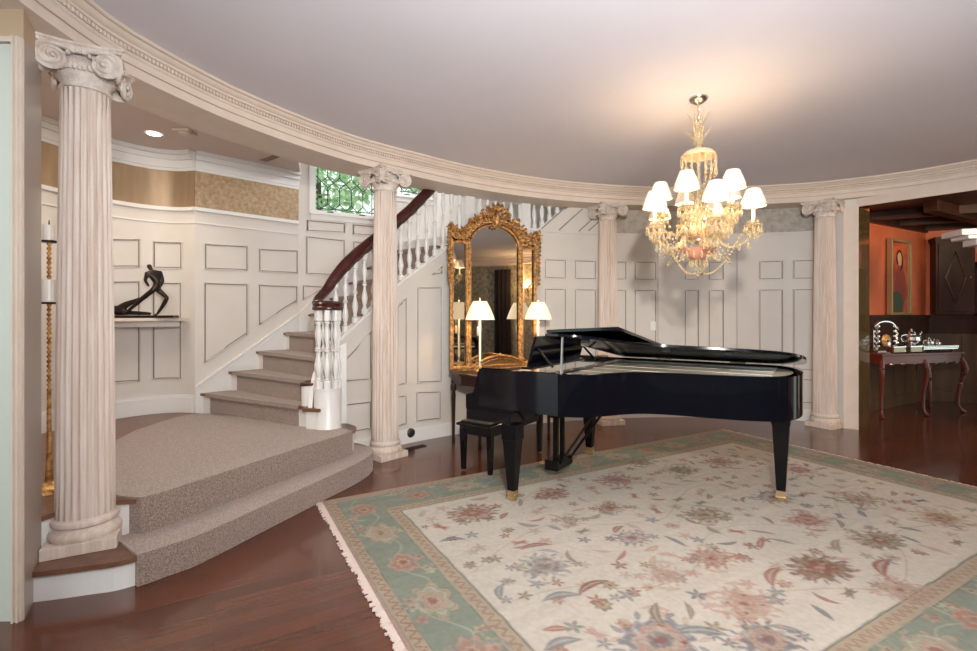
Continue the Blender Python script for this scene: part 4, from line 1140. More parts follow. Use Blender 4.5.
for s in (-1, 1):
    for i in range(9):
        q = i / 8; x, z = s * .40 * math.cos(q * PI / 2), 2.26 + .27 * math.sin(q * PI / 2)
        scroll(x, z, .045 - .008 * (i % 2), s, 1.2)
        leafp(x, z, .085, PI / 2 - s * (PI / 2 - q * PI / 2) * .8 + .5 * (-1) ** i, .024); scroll(x * .94, z - .035, .035, -s, 1.2, w=.010); cr.ball((x, -.05, z + .01), .018, 6)
    # shoulders
    for k in range(6):
        x = s * (.41 + .032 * k); zz_ = 2.27 + .02 * abs(k - 2.5) * (.6 if k < 3 else 1.2); scroll(x, zz_, .045, s, 1.3); scroll(x, zz_ + .05, .03, -s, 1.2, w=.010); leafp(x, zz_ + .03, .08, PI / 2 + s * .3 * (-1) ** k, .02)
    leafp(s * .565, 2.33, .10, PI / 2 - s * .25, .03); scroll(s * .57, 2.36, .045, s, 1.4); leafp(s * .58, 2.33, .08, PI / 2 - s * 1.0, .024)
    # hanging foliage down the outer edge
    for k in range(11):
        z = 2.30 - k * .052; w = .040 - .0026 * k
        scroll(s * (.590 + .008 * math.sin(k)), z, w * .8, s, 1.1, w=.010); leafp(s * .585, z, .065 - .003 * k, -PI / 2 + s * .7, .017)
        cr.ball((s * .60, -.03, z - .02), .013, 5)
    leafp(s * .03, 2.59, .11, PI / 2 - s * .35, .034); leafp(s * .06, 2.57, .13, PI / 2 - s * .85, .032); scroll(s * .09, 2.60, .05, s, 1.4); scroll(s * .16, 2.56, .045, s, 1.4)
    leafp(s * .26, 2.47, .09, PI / 2 - s * .5, .026); leafp(s * .31, 2.42, .09, PI / 2 - s * .9, .026)
leafp(0, 2.58, .13, PI / 2, .036); cr.ball((0, -.06, 2.50), .05, 10, sc=(.8, .6, 1.5)); cr.ball((0, -.075, 2.54), .028, 8, sc=(1, .7, 1.4))
for k in range(5): leafp(0, 2.47, .09, -PI / 2 + (k - 2) * .5, .018)
cr.build('carved_crest', M['gilt'], mr)

# ------------------------------------------------------------------ console table under the mirror
cn = thing('console_table', 'dark mahogany console table with turned legs under the gilded mirror', 'table', (mx, my, 0), MA)
CT = .765
mb = MB()
top = [(-.60, -.035), (-.60, -.30), (-.50, -.50), (-.34, -.56), (-.12, -.60), (.12, -.60), (.34, -.56), (.50, -.50), (.60, -.30), (.60, -.035)]
mb.prism(top, CT - .03, CT); mb.build('table_top', M['console'], cn, smooth=False, bevel=.006)
mb = MB(); mb.prism([(x * .95, y * .95 - .003) for x, y in top], CT - .13, lambda x, y: CT - .03); mb.build('apron', M['console'], cn, smooth=False)
mb = MB()
for i in range(9): 
    q = i / 8; P_ = None
mb.tube([(-.44 + .88 * q, -.50 - .06 * math.sin(q * PI), CT - .135 - .03 * math.sin(q * PI * 3) ** 2) for q in [i / 30 for i in range(31)]], .013, 6); mb.build('apron_carving', M['gilt'], cn)
for x, y in ((-.56, -.07), (.56, -.07), (-.44, -.47), (.44, -.47)):
    mb = MB(); mb.lathe([(.018, 0), (.022, .02), (.016, .04), (.020, .30), (.026, .50), (.020, .54), (.034, .57), (.034, .61), (.020, .64), (.03, .66), (.03, CT - .12)], (x, y, 0), 12); mb.build('leg', M['console'], cn)
# gilt openwork gallery lying on the console
gg = thing('gilt_gallery', 'arched gilt openwork rail standing on the console table below the mirror', 'ornament', (mx + .08 * .48, my - .08 * .88, CT + .004), MA)
mb = MB()
def g(x, z, y=-.05): return (x, y, z)
archp = cat_rom([g(-.54, .03), g(-.46, .05), g(-.40, .025), g(-.33, .06), g(-.22, .11), g(-.12, .14), g(0, .155), g(.12, .14), g(.22, .11), g(.33, .06), g(.40, .025), g(.46, .05), g(.54, .03)], 5)
mb.tube(archp, .012, 6); mb.tube([(p[0] * .88, p[1], max(.012, p[2] * .85 - .01)) for p in archp], .006, 6)
mb.tube([g(-.56, .008), g(.56, .008)], .010, 6)
for s in (-1, 1):
    for (x, z, r) in ((.46, .03, .03), (.53, .04, .028), (.37, .05, .03), (.30, .10, .022)):
        mb.tube([(s * x + r * (1 - .8 * q) * math.cos(q * 8), -.055, z + r * (1 - .8 * q) * math.sin(q * 8)) for q in [i / 12 for i in range(13)]], .006, 5)
mb.ball(g(0, .165), .018, 8); mb.build('rail', M['gilt'], gg)
mb = MB()
for i in range(-13, 14):
    x = i * .024; h = .14 * math.sqrt(max(0, 1 - (x / .34) ** 2))
    if h > .02:
        mb.tube([g(x, .01), g(x * .9, h * .95)], .004, 4)
        mb.tube([g(x - .02, .01), g(x + .02, h * .7)], .003, 4); mb.tube([g(x + .02, .01), g(x - .02, h * .7)], .003, 4)
mb.build('lattice', M['gilt_lattice'], gg)
# candlestick lamps
def lamp(x, y, label):
    l = thing('table_lamp', label, 'lamp', (x, y, CT), 0, 'pair of candlestick lamps')
    mb = MB(); mb.lathe([(.055, 0), (.058, .008), (.045, .018), (.018, .03), (.014, .05), (.022, .06), (.014, .07), (.012, .12)], (0, 0, 0), 18); b_ = mb.build('base', M['brass'], l)
    mb = MB(); mb.lathe([(.012, .12), (.012, .50), (.010, .58)], (0, 0, 0), 12); mb.build('candle_stem', M['candle'], l)
    mb = MB(); mb.lathe([(.004, .58), (.004, .79), (.012, .80), (.004, .82)], (0, 0, 0), 8); mb.build('finial_rod', M['brass'], l)
    mb = MB(); n = 28; pr = [(.162, .572), (.145, .625), (.115, .70), (.075, .775)]
    vs = []
    for r, z in pr + [(r - .004, z) for r, z in pr[::-1]]:
        for i in range(n): vs.append(((r + .002 * (i % 2)) * math.cos(2 * PI * i / n), (r + .002 * (i % 2)) * math.sin(2 * PI * i / n), z))
    k = 8; mb.add(vs, [(a * n + i, a * n + (i + 1) % n, ((a + 1) % k) * n + (i + 1) % n, ((a + 1) % k) * n + i) for a in range(k) for i in range(n)])
    mb.build('lamp_shade', M['shade_big'], l)
    mb = MB(); mb.tube([(-.02, -.03, .58), (-.02, -.03, .50)], .002, 4); mb.lathe([(.003, .50), (.012, .49), (.015, .42), (.013, .40)], (-.02, -.03, 0), 8); mb.build('tassel_pull', M['fringe'], l)
    li = bpy.data.lights.new('lamp_light', 'POINT'); li.energy = 5; li.color = (1, .72, .42); li.shadow_soft_size = .05
    lo = bpy.data.objects.new('lamp_light', li); COL.objects.link(lo); lo.location = (x, y, CT + .66)
lamp(-.093, 5.34, 'lit candlestick lamp with cream shade at the left end of the console table')
lamp(.588, 5.78, 'lit candlestick lamp with cream shade at the right end of the console table')

# ------------------------------------------------------------------ chandelier
cx, cy = 1.575, 3.66
ch = thing('chandelier', 'crystal chandelier with small lit fabric shades hanging over the piano', 'chandelier', (cx, cy, 3.02))
Z = lambda z: z - 3.02
mb = MB(); mb.lathe([(.01, -.045), (.03, -.042), (.062, -.02), (.068, -.006), (.068, 0)], (0, 0, 0), 28); mb.build('canopy', M['grey_metal'], ch)
mb = MB()
for i in range(5):
    zz = -.05 - i * .03
    mb.tube([(.010 * math.cos(a) * (1 if i % 2 else .3), .010 * math.cos(a) * (.3 if i % 2 else 1), zz - .012 + .018 * math.sin(a)) for a in [k * PI / 4 for k in range(8)]], .003, 5, closed=True)
mb.build('chain', M['grey_metal'], ch)
mb = MB(); mb.lathe([(.006, Z(2.85)), (.022, Z(2.83)), (.012, Z(2.79)), (.028, Z(2.74)), (.034, Z(2.70)), (.018, Z(2.66)), (.030, Z(2.64)), (.012, Z(2.61)), (.012, Z(2.40)), (.03, Z(2.36)), (.018, Z(2.30)), (.035, Z(2.24)), (.05, Z(2.16)), (.03, Z(2.10)), (.05, Z(2.04)), (.06, Z(1.98)), (.02, Z(1.95))], (0, 0, 0), 18); mb.build('stem', M['crystal'], ch)
mb = MB()
for i in range(8):
    a = i * PI / 4
    for (r0, z0, r1, z1) in ((.022, 2.74, .085, 2.90), (.03, 2.66, .095, 2.78)):
        P = cat_rom([(r0 * math.cos(a), r0 * math.sin(a), Z(z0)), ((r0 + .01) * math.cos(a), (r0 + .01) * math.sin(a), Z((z0 + z1) / 2)), (r1 * math.cos(a), r1 * math.sin(a), Z(z1))], 4)
        mb.tube(P, lambda q: .012 * (1 - q) + .002, 5, sy=.5)
mb.build('glass_feather', M['crystal'], ch)
mb = MB(); mb.lathe([(.125, Z(2.575)), (.122, Z(2.59)), (.10, Z(2.615)), (.05, Z(2.635)), (.02, Z(2.64)), (.02, Z(2.63)), (.05, Z(2.625)), (.10, Z(2.60)), (.115, Z(2.575))], (0, 0, 0), 28, caps=False); mb.build('dome', M['domeglass'], ch)
def prism_drop(mb, x, y, z, L, r=.009):
    mb.lathe([(.0015, z), (r * .5, z - .008), (r, z - L * .6), (r * .8, z - L * .8), (.001, z - L)], (x, y, 0), 6)
mb = MB()
for i in range(16):
    a = 2 * PI * i / 16
    for k in range(4): mb.ball((.122 * math.cos(a), .122 * math.sin(a), Z(2.57) - k * .017), .008, 6)
    prism_drop(mb, .122 * math.cos(a), .122 * math.sin(a), Z(2.505), .085, .011)
for i in range(10):
    a = 2 * PI * i / 10
    for k in range(12):
        q = k / 11; r = .12 * (1 - q) + .03 * q + .0; mb.ball((r * math.cos(a), r * math.sin(a), Z(2.57 - .30 * q ** .8)), .0075, 6)
mb.build('crystal_drops', M['crystal'], ch)['kind'] = 'stuff'
mb = MB(); mb.ball((0, 0, Z(1.955)), .036, 16); mb.build('silver_ball', M['silver'], ch)
mb = MB(); mb.lathe([(.01, Z(1.80)), (.05, Z(1.805)), (.09, Z(1.835)), (.125, Z(1.89)), (.12, Z(1.89)), (.085, Z(1.845)), (.02, Z(1.815))], (0, 0, 0), 24); mb.build('glass_bowl', M['rose'], ch)
drops = MB()
LMP = []
def arm(a, r, zs, zarm):
    ar = MB(); ca_, sa_ = math.cos(a), math.sin(a)
    pr = [(.03, 2.02), (.10, 2.00 - (2.1 - zarm) * .3), (r * .55, zarm - .13), (r * .85, zarm - .10), (r, zarm - .03), (r, zarm)]
    ar.tube(cat_rom([(q * ca_, q * sa_, Z(z)) for q, z in pr], 6), .011, 8)
    for q in (.3, .5, .7): ar.ball((r * q * ca_, r * q * sa_, Z(zarm - .11)), .014, 6)
    o = ar.build('arm', M['crystal'], ch)
    x, y = r * ca_, r * sa_
    b = MB(); b.lathe([(.008, Z(zarm)), (.03, Z(zarm + .004)), (.058, Z(zarm + .022)), (.060, Z(zarm + .03)), (.03, Z(zarm + .012)), (.014, Z(zarm + .01)), (.014, Z(zarm + .05))], (x, y, 0), 16); b.build('bobeche', M['crystal'], o)
    for k in range(9):
        t = 2 * PI * k / 9; X, Y = x + .056 * math.cos(t), y + .056 * math.sin(t)
        drops.ball((X, Y, Z(zarm + .015)), .008, 6); prism_drop(drops, X, Y, Z(zarm + .008), .055, .010)
    c = MB(); c.lathe([(.012, Z(zarm + .03)), (.012, Z(zs + .03))], (x, y, 0), 10); c.build('candle_sleeve', M['candle'], o)
    s = MB(); n = 22; q = [(.088, zs), (.080, zs + .035), (.066, zs + .075), (.046, zs + .125)]
    vs = []
    for rr, z in q + [(rr - .003, z) for rr, z in q[::-1]]:
        for i in range(n): vs.append((x + rr * math.cos(2 * PI * i / n), y + rr * math.sin(2 * PI * i / n), Z(z)))
    k = 8; s.add(vs, [(A * n + i, A * n + (i + 1) % n, ((A + 1) % k) * n + (i + 1) % n, ((A + 1) % k) * n + i) for A in range(k) for i in range(n)])
    so = s.build('shade', M['shade'], o)
    bd = MB(); bd.tube([(x + .089 * math.cos(2 * PI * i / n), y + .089 * math.sin(2 * PI * i / n), Z(zs + .002)) for i in range(n)], .0022, 4, closed=True); bd.build('shade_binding', M['shade_trim'], so); bd = MB()
    bd.tube([(x + .047 * math.cos(2 * PI * i / n), y + .047 * math.sin(2 * PI * i / n), Z(zs + .125)) for i in range(n)], .0018, 4, closed=True); bd.build('shade_binding', M['shade_trim'], so)
    for q in (.35, .55, .75, .92):
        for sd in (-1, 1):
            X, Y = r * q * ca_ - sd * .022 * sa_, r * q * sa_ + sd * .022 * ca_
            drops.ball((X, Y, Z(zarm - .06)), .010, 6); prism_drop(drops, X, Y, Z(zarm - .07 - .03 * (q > .5)), .065, .012)
    for k in range(7):
        t = 2 * PI * k / 7; X, Y = x + .032 * math.cos(t), y + .032 * math.sin(t); drops.ball((X, Y, Z(zarm + .045)), .009, 6); prism_drop(drops, X, Y, Z(zarm - .02), .06, .011)
    LMP.append((cx + x, cy + y, zs + .09))
for i in range(5): arm(R_(-130 + 72 * i), .27, 2.285, 2.13)
for i in range(5): arm(R_(-96 + 72 * i), .362, 2.175, 2.02)
# bead swags under the arms
for i in range(5):
    a0 = R_(-96 + 72 * i)
    for k in range(22):
        q = k / 21; r = .30 * (1 - q) + .03 * q; z = 2.0 - .30 * math.sin(q * PI * .55); drops.ball((r * math.cos(a0), r * math.sin(a0), Z(z)), .0095, 6)
    a1 = a0 + R_(36)
    for k in range(18):
        q = k / 17; r = .13 + .10 * math.sin(PI * q); drops.ball((r * math.cos(a0 + (a1 - a0) * q), r * math.sin(a0 + (a1 - a0) * q), Z(1.92 - .14 * math.sin(PI * q))), .008, 6)
for i in range(14):
    a = 2 * PI * i / 14; prism_drop(drops, .118 * math.cos(a), .118 * math.sin(a), Z(1.88), .075, .011); prism_drop(drops, .06 * math.cos(a), .06 * math.sin(a), Z(1.81), .06, .010)
    for z, r in ((2.18, .09), (2.10, .12), (2.05, .15), (2.22, .06)):
        prism_drop(drops, r * math.cos(a + z), r * math.sin(a + z), Z(z), .06, .011)
drops.ball((0, 0, Z(1.74)), .022, 10); prism_drop(drops, 0, 0, Z(1.73), .06, .016)
drops.build('crystal_drops', M['crystal'], ch)['kind'] = 'stuff'
for p in LMP:
    li = bpy.data.lights.new('candle_bulb', 'POINT'); li.energy = 2.3; li.color = (1, .70, .40); li.shadow_soft_size = .03
    lo = bpy.data.objects.new('candle_bulb', li); COL.objects.link(lo); lo.location = p

# ------------------------------------------------------------------ sculpture on its shelf
sb = (-3.53, 4.99); se = (-3.16, 5.07)
def sk(name, verts, edges, radii, m, parent, loc=(0, 0, 0), rz=0):
    me = bpy.data.meshes.new(name); me.from_pydata(verts, edges, []); me.materials.append(m)
    o = bpy.data.objects.new(name, me); COL.objects.link(o)
    md = o.modifiers.new('skin', 'SKIN')
    for i, r in enumerate(radii): me.skin_vertices[0].data[i].radius = (r, r) if not isinstance(r, tuple) else r
    me.skin_vertices[0].data[0].use_root = True
    sd = o.modifiers.new('sub', 'SUBSURF'); sd.levels = 2; sd.render_levels = 2
    me.polygons.foreach_set('use_smooth', [True] * len(me.polygons))
    md.use_smooth_shade = True
    o.parent = parent; o.location = loc; o.rotation_euler = (0, 0, rz); return o
shp = [(-4.0, 4.0), (-3.72, 3.93), (-3.43, 4.62), (-3.17, 4.92), (-3.13, 5.12), (-3.26, 5.15), (-3.44, 5.11), (-3.53, 5.05), (-3.63, 4.95), (-3.70, 4.84), (-3.78, 4.66), (-3.86, 4.4), (-3.93, 4.0)]
shp = [(-3.86, 4.42), (-3.62, 4.50), (-3.38, 4.74), (-3.18, 4.93), (-3.14, 5.11), (-3.26, 5.155), (-3.44, 5.11), (-3.52, 5.05), (-3.62, 4.95), (-3.71, 4.83), (-3.79, 4.65)]
sh = thing('wall_shelf', 'pale stone shelf carrying the bronze sculpture in the landing niche', 'shelf', (0, 0, 1.33))
mb = MB(); mb.prism(shp, 0, .03); mb.build('shelf_board', M['entab'], sh, smooth=False)
mb = MB(); mb.prism([(-3.80, 4.68), (-3.45, 4.80), (-3.2, 5.05), (-3.26, 5.15), (-3.44, 5.11), (-3.53, 5.05), (-3.63, 4.95), (-3.71, 4.84)], -.06, 0); mb.build('shelf_bracket', M['paint'], sh, smooth=False)
sc_ = thing('bronze_sculpture', 'dark bronze sculpture of a striding figure hauling a fallen form, on the niche shelf', 'sculpture', (-3.40, 4.86, 1.362), R_(12))
mb = MB(); mb.box((-.05, 0, .012), (.62, .14, .024)); mb.build('plinth', M['bronze'], sc_, smooth=False)
V_ = [(.10, 0, .30), (.085, 0, .37), (.065, 0, .44), (.04, 0, .475), (.02, 0, .51), (.015, -.005, .535),
      (.105, .035, .455), (.125, .04, .37), (.10, .03, .30), (.02, -.04, .44), (.0, -.045, .37), (.03, -.03, .31),
      (.08, .03, .285), (.17, .03, .20), (.12, .035, .11), (.075, .035, .035), (.05, .035, .028),
      (.07, -.03, .28), (-.02, -.03, .20), (-.10, -.03, .12), (-.17, -.03, .05), (-.20, -.03, .035)]
Ed = [(0, 1), (1, 2), (2, 3), (3, 4), (4, 5), (2, 6), (6, 7), (7, 8), (2, 9), (9, 10), (10, 11), (0, 12), (12, 13), (13, 14), (14, 15), (15, 16), (0, 17), (17, 18), (18, 19), (19, 20), (20, 21)]
Rd = [.032, .034, .042, .016, .024, .020, .022, .016, .011, .022, .016, .011, .028, .022, .019, .011, .010, .028, .023, .018, .013, .011]
sk('standing_figure', V_, Ed, Rd, M['bronze'], sc_)
V2 = [(-.25, 0, .07), (-.19, 0, .13), (-.12, 0, .16), (-.03, .01, .20), (.0, .01, .215), (-.34, 0, .10), (-.40, 0, .17), (-.37, .02, .05), (-.15, .02, .05), (-.02, .02, .045), (.03, .02, .04), (-.30, .02, .04)]
E2_ = [(0, 1), (1, 2), (2, 3), (3, 4), (0, 5), (5, 6), (5, 7), (0, 8), (8, 9), (9, 10), (0, 11)]
sk('fallen_figure', V2, E2_, [.042, .034, .024, .018, .014, .034, .014, .022, .022, .018, .014, .02], M['bronze'], sc_)

# ------------------------------------------------------------------ small fixtures in the hall
def wallplate(px, py, name, label, cat, w=.075, h=.12, poly=ringpoly):
    p = at(offset_poly(poly, -.004), px, py)
    q0, q1 = hit(poly, px - 1), hit(poly, px + 1); a = math.atan2(q1[1] - q0[1], q1[0] - q0[0])
    t = thing(name, label, cat, p, a)
    mb = MB(); mb.box((0, -.004, 0), (w, .006, h)); mb.build('plate', M['plastic'], t, smooth=False, bevel=.002)
    mb = MB(); mb.box((0, -.010, 0), (.012, .01, .026)); mb.build('toggle', M['plastic'], t, smooth=False)
wallplate(653, 326, 'light_switch', 'white light switch plate on the rear wall panelling above the piano', 'switch')
mb = MB(); p = at(offset_poly(ringpoly, -.02), 411, 433); mb.lathe([(.05, -.012), (.05, 0), (.035, .012), (.012, .016)], (0, 0, 0), 20, mtx=Matrix.Rotation(PI / 2, 4, 'X'))
tag(mb.build('outlet_cap', M['dark_metal'], loc=p, rz=R_(38)), 'round black cap on the white baseboard right of the stair column', 'cap')
fv = thing('floor_vent', 'dark floor vent grille between the stair column and the console table', 'vent', (-.78, 5.10, 0), R_(43))
mb = MB(); mb.box((0, 0, .004), (.28, .07, .006)); mb.build('frame', M['dark_metal'], fv, smooth=False)
mb = MB()
for i in range(12): mb.box((-.12 + i * .022, 0, .009), (.008, .055, .004))
mb.build('louvre', M['bronze'], fv, smooth=False)
def ceil_at(px, py, z): Y = F * (z - CH) / (HY - py); return ((px - CX) / F * Y, Y, z)
dl = thing('recessed_light', 'lit round recessed light in the landing ceiling', 'ceiling light', ceil_at(154, 133, 3.11))
mb = MB(); mb.lathe([(.055, -.006), (.078, -.008), (.08, 0), (.055, 0)], (0, 0, 0), 24); mb.build('trim_ring', M['white'], dl)
mb = MB(); mb.lathe([(.055, -.012), (.01, -.011)], (0, 0, 0), 20); mb.build('lens', M['downlight'], dl)
sd_ = thing('smoke_detector', 'small square beige detector on the landing ceiling', 'detector', ceil_at(185, 131, 3.11))
mb = MB(); mb.box((0, 0, -.012), (.15, .15, .024)); mb.build('base', M['hallceil'], sd_, smooth=False, bevel=.004)
mb = MB(); mb.lathe([(.02, -.04), (.05, -.036), (.055, -.024)], (0, 0, 0), 16); mb.build('cover', M['entab'], sd_)
g0 = Vector(ceil_at(272, 158, 3.11))
cg = thing('ceiling_grille', 'long narrow air grille in the landing ceiling near the stairs', 'vent', (-2.33, 5.28, 3.11), R_(-37))
mb = MB(); mb.box((0, 0, -.006), (.46, .10, .012)); mb.build('frame', M['entab'], cg, smooth=False)
mb = MB()
for i in range(5): mb.box((0, -.036 + .018 * i, -.014), (.42, .008, .006))
mb.build('slat', M['paint_line'], cg, smooth=False)
# candle bracket fixtures glimpsed behind the nearest column
k = thing('candle_sconce', 'white candle sleeves on a beaded brass stand glimpsed left of the nearest column', 'sconce', (-2.575, 2.86, 0))
mb = MB(); mb.tube([(0, 0, .95), (0, 0, 1.82)], .006, 6)
for i in range(46): mb.ball((0, 0, .60 + i * .0275), .013, 6)
mb.lathe([(.09, .3605), (.08, .39), (.02, .42), (.012, .6), (.01, .95)], (0, 0, 0), 14)
mb.build('stand', M['gilt'], k)
for z, h, r in ((1.47, .13, .035), (1.83, .09, .030)):
    mb = MB(); mb.lathe([(r, z), (r, z + h)], (0, 0, 0), 16); c_ = mb.build('candle_sleeve', M['plastic'], k); mb = MB(); mb.lathe([(r + .006, z - .012), (r + .008, z), (.01, z)], (0, 0, 0), 16); mb.lathe([(.004, z + h), (.002, z + h + .03)], (0, 0, 0), 6); mb.build('cup', M['bronze'], c_)

# ------------------------------------------------------------------ dining room
tb = thing('serving_table', 'red mahogany serving table with cabriole legs against the orange wall', 'table', (5.94, 6.93, 0), math.atan2(.42, 1.55))
TW, TD, TT = 1.56, .46, .865
mb = MB(); P = [(-TW / 2, TD / 2), (-TW / 2, -TD / 2)] + [(-TW / 2 + TW * i / 10, -TD / 2 - .035 * math.sin(PI * i / 10)) for i in range(1, 10)] + [(TW / 2, -TD / 2), (TW / 2, TD / 2)]
mb.prism(P, TT - .03, TT); mb.build('table_top', M['red_wood'], tb, smooth=False, bevel=.006)
mb = MB(); mb.prism([(x * .95, y * .9) for x, y in P], TT - .14, TT - .03); 
for i in range(7): mb.ball((-.6 + i * .2, -TD / 2 * .9 - .02, TT - .145), .03, 6, sc=(1.6, .5, .7))
mb.build('apron', M['red_wood'], tb, smooth=False)
for x, y in ((-.74, -.19), (0, -.22), (.74, -.19), (-.74, .19), (.74, .19)):
    mb = MB(); s = -1 if x < 0 else (1 if x > 0 else 0); t_ = -1 if y < 0 else 1
    pts = [(0, 0, TT - .10), (.035, .03, TT - .18), (.045, .04, TT - .26), (.015, .012, TT - .42), (-.012, -.01, .28), (-.014, -.012, .12), (.01, .008, .05), (.035, .03, .018)]
    mb.tube(cat_rom([(x + s * p[0], y + t_ * p[1], p[2]) for p in pts], 4), lambda q: .040 - .022 * min(1, q * 1.5) + (.010 if q > .9 else 0), 8)
    mb.ball((x + s * .035, y + t_ * .03, .02), .026, 8, sc=(1.2, 1.2, .75)); mb.build('leg', M['red_wood'], tb)
def on_table(lx, ly):
    a = math.atan2(.42, 1.55); return (5.94 + lx * math.cos(a) - ly * math.sin(a), 6.93 + lx * math.sin(a) + ly * math.cos(a), TT + .001)
ta = math.atan2(.42, 1.55)
gl_ = thing('silver_tray', 'silver footed tray with gallery rail on the serving table', 'tray', on_table(.34, -.04), ta)
mb = MB(); mb.box((0, 0, .05), (.66, .34, .012)); mb.tube([(-.33, -.17, .07), (.33, -.17, .07), (.33, .17, .07), (-.33, .17, .07)], .010, 6, closed=True)
for i in range(22): mb.ball((-.32 + i * .0305, -.172, .085), .012, 5)
mb.build('tray_body', M['silver'], gl_)
for x in (-.28, .28):
    for y in (-.13, .13):
        mb = MB(); mb.lathe([(.022, 0), (.012, .015), (.018, .03), (.02, .045)], (x, y, 0), 10); mb.build('foot', M['silver'], gl_)
def pot(lx, ly, h, name, label, cat, zt=.058, spout=True):
    p = on_table(lx, ly); t = thing(name, label, cat, (p[0], p[1], p[2] + zt), ta + (0 if spout else 1))
    mb = MB(); w = h * .42
    mb.lathe([(w * .55, 0), (w * .5, h * .04), (w * .25, h * .08), (w * .7, h * .2), (w, h * .38), (w * .92, h * .55), (w * .5, h * .68), (w * .55, h * .72)], (0, 0, 0), 20); mb.build('body', M['silver'], t)
    mb = MB(); mb.lathe([(w * .55, h * .72), (w * .4, h * .82), (w * .1, h * .86), (w * .16, h * .92), (w * .05, h)], (0, 0, 0), 16); mb.build('lid', M['silver'], t)
    mb = MB(); mb.tube(cat_rom([(-w * .9, 0, h * .3), (-w * 1.6, 0, h * .35), (-w * 1.7, 0, h * .6), (-w * .6, 0, h * .68)], 5), h * .03, 6); mb.build('handle', M['silver'], t)
    if spout: mb = MB(); mb.tube(cat_rom([(w * .8, 0, h * .3), (w * 1.3, 0, h * .4), (w * 1.5, 0, h * .7), (w * 1.8, 0, h * .78)], 5), lambda q: h * (.07 - .04 * q), 8); mb.build('spout', M['silver'], t)
pot(.16, .05, .27, 'silver_teapot', 'tallest silver teapot, on the left end of the footed tray', 'teapot')
pot(.38, -.03, .15, 'silver_teapot', 'low silver teapot in the middle of the footed tray', 'teapot')
pot(.56, -.02, .12, 'sugar_bowl', 'small lidded silver bowl at the right end of the footed tray', 'bowl', spout=False)
or_ = thing('silver_ornament', 'arched silver ornament with a gilt centre at the left of the serving table', 'ornament', on_table(-.36, .04), ta)
mb = MB(); mb.tube(cat_rom([(-.20, 0, 0), (-.20, 0, .30), (-.14, 0, .40), (0, 0, .43), (.14, 0, .40), (.20, 0, .30), (.20, 0, 0)], 5), .018, 8)
for s in (-1, 1):
    for z in (.05, .12, .19, .26, .33): mb.ball((s * .19, -.02, z), .030, 7); mb.ball((s * .15, -.02, z + .03), .022, 6)
mb.box((0, 0, .015), (.46, .14, .03)); mb.build('frame', M['silver'], or_)
mb = MB(); mb.lathe([(.085, -.02), (.09, 0), (.06, .02)], (0, -.02, .16), 20, mtx=Matrix.Rotation(PI / 2, 4, 'X')); mb.build('gilt_center', M['gilt'], or_)
mb = MB(); mb.ball((0, -.04, .10), .045, 8, sc=(1, .8, 1.6)); mb.build('figure', M['silver'], or_)
for lx, ly, lab in ((-.11, -.15, 'pierced dark silver box at the front of the serving table, nearer the tray'), (-.42, -.15, 'pierced dark silver box at the front left of the serving table')):
    bx_ = thing('silver_box', lab, 'box', on_table(lx, ly), ta)
    mb = MB(); mb.box((0, 0, .045), (.22, .10, .07)); mb.build('body', M['tarnished'], bx_, smooth=False, bevel=.006)
    mb = MB(); mb.box((0, 0, .086), (.225, .105, .012)); mb.ball((0, 0, .10), .014, 8); mb.build('lid', M['silver'], bx_, smooth=False)
# painting of a seated figure on the orange wall
def canvas_mat():
    m, N, L, b = new_mat('red_toned_painted_canvas')
    tc = N.new('ShaderNodeTexCoord'); sep = N.new('ShaderNodeSeparateXYZ'); L.new(tc.outputs['Object'], sep.inputs[0])
    nz = N.new('ShaderNodeTexNoise'); nz.inputs['Scale'].default_value = 5; nz.inputs['Detail'].default_value = 4; L.new(tc.outputs['Object'], nz.inputs['Vector'])
    cr = N.new('ShaderNodeValToRGB'); cr.color_ramp.elements[0].position = .4; cr.color_ramp.elements[1].position = .62
    cr.color_ramp.elements[0].color = (.30, .035, .014, 1); cr.color_ramp.elements[1].color = (.50, .10, .03, 1)
    L.new(nz.outputs['Fac'], cr.inputs['Fac']); L.new(cr.outputs['Color'], b.inputs['Base Color']); b.inputs['Roughness'].default_value = .4
    return m
pcx, pcy = hit(offset_poly(W1, -.03), 898)
pz0, pz1 = at(offset_poly(W1, -.03), 898, 315)[2], at(offset_poly(W1, -.03), 898, 240)[2]
pt_ = thing('framed_painting', 'tall gilt-framed red painting of a figure on the orange wall', 'painting', (pcx, pcy, (pz0 + pz1) / 2), math.atan2(.489, .872))
hh = (pz1 - pz0) / 2; hw = .33
mb = MB(); mb.box((0, 0, 0), (hw * 2 - .06, .02, hh * 2 - .06)); mb.build('canvas', canvas_mat(), pt_, smooth=False)
mb = MB()
for s in (-1, 1): mb.box((s * (hw - .02), -.02, 0), (.035, .07, hh * 2)); mb.box((0, -.02, s * (hh - .02)), (hw * 2, .07, .035))
mb.build('frame', M['gilt_frame'], pt_, smooth=False, bevel=.004)
fg = MB(); fg.lathe([(.002, -.10), (.055, -.07), (.075, 0), (.06, .08), (.002, .11)], (.02, -.0125, hh * .48), 18, mtx=Matrix.Diagonal((1, .03, 1, 1))); fo = fg.build('painted_face', mat('painted_flesh', (.55, .30, .14), .5), pt_)
fg = MB(); fg.lathe([(.002, -.35), (.16, -.3), (.20, -.1), (.14, .12), (.03, .26), (.002, .28)], (.05, -.011, -.05), 18, mtx=Matrix.Diagonal((1, .01, 1, 1))); fg.build('painted_robe', mat('painted_dark_red', (.26, .035, .02), .5), pt_)
fg = MB(); fg.lathe([(.002, -.2), (.17, -.16), (.22, -.02), (.12, .12), (.002, .16)], (-.06, -.012, -hh * .62), 18, mtx=Matrix.Diagonal((1, .01, 1, 1))); fg.build('painted_foliage', mat('painted_dark_green', (.05, .06, .035), .5), pt_)
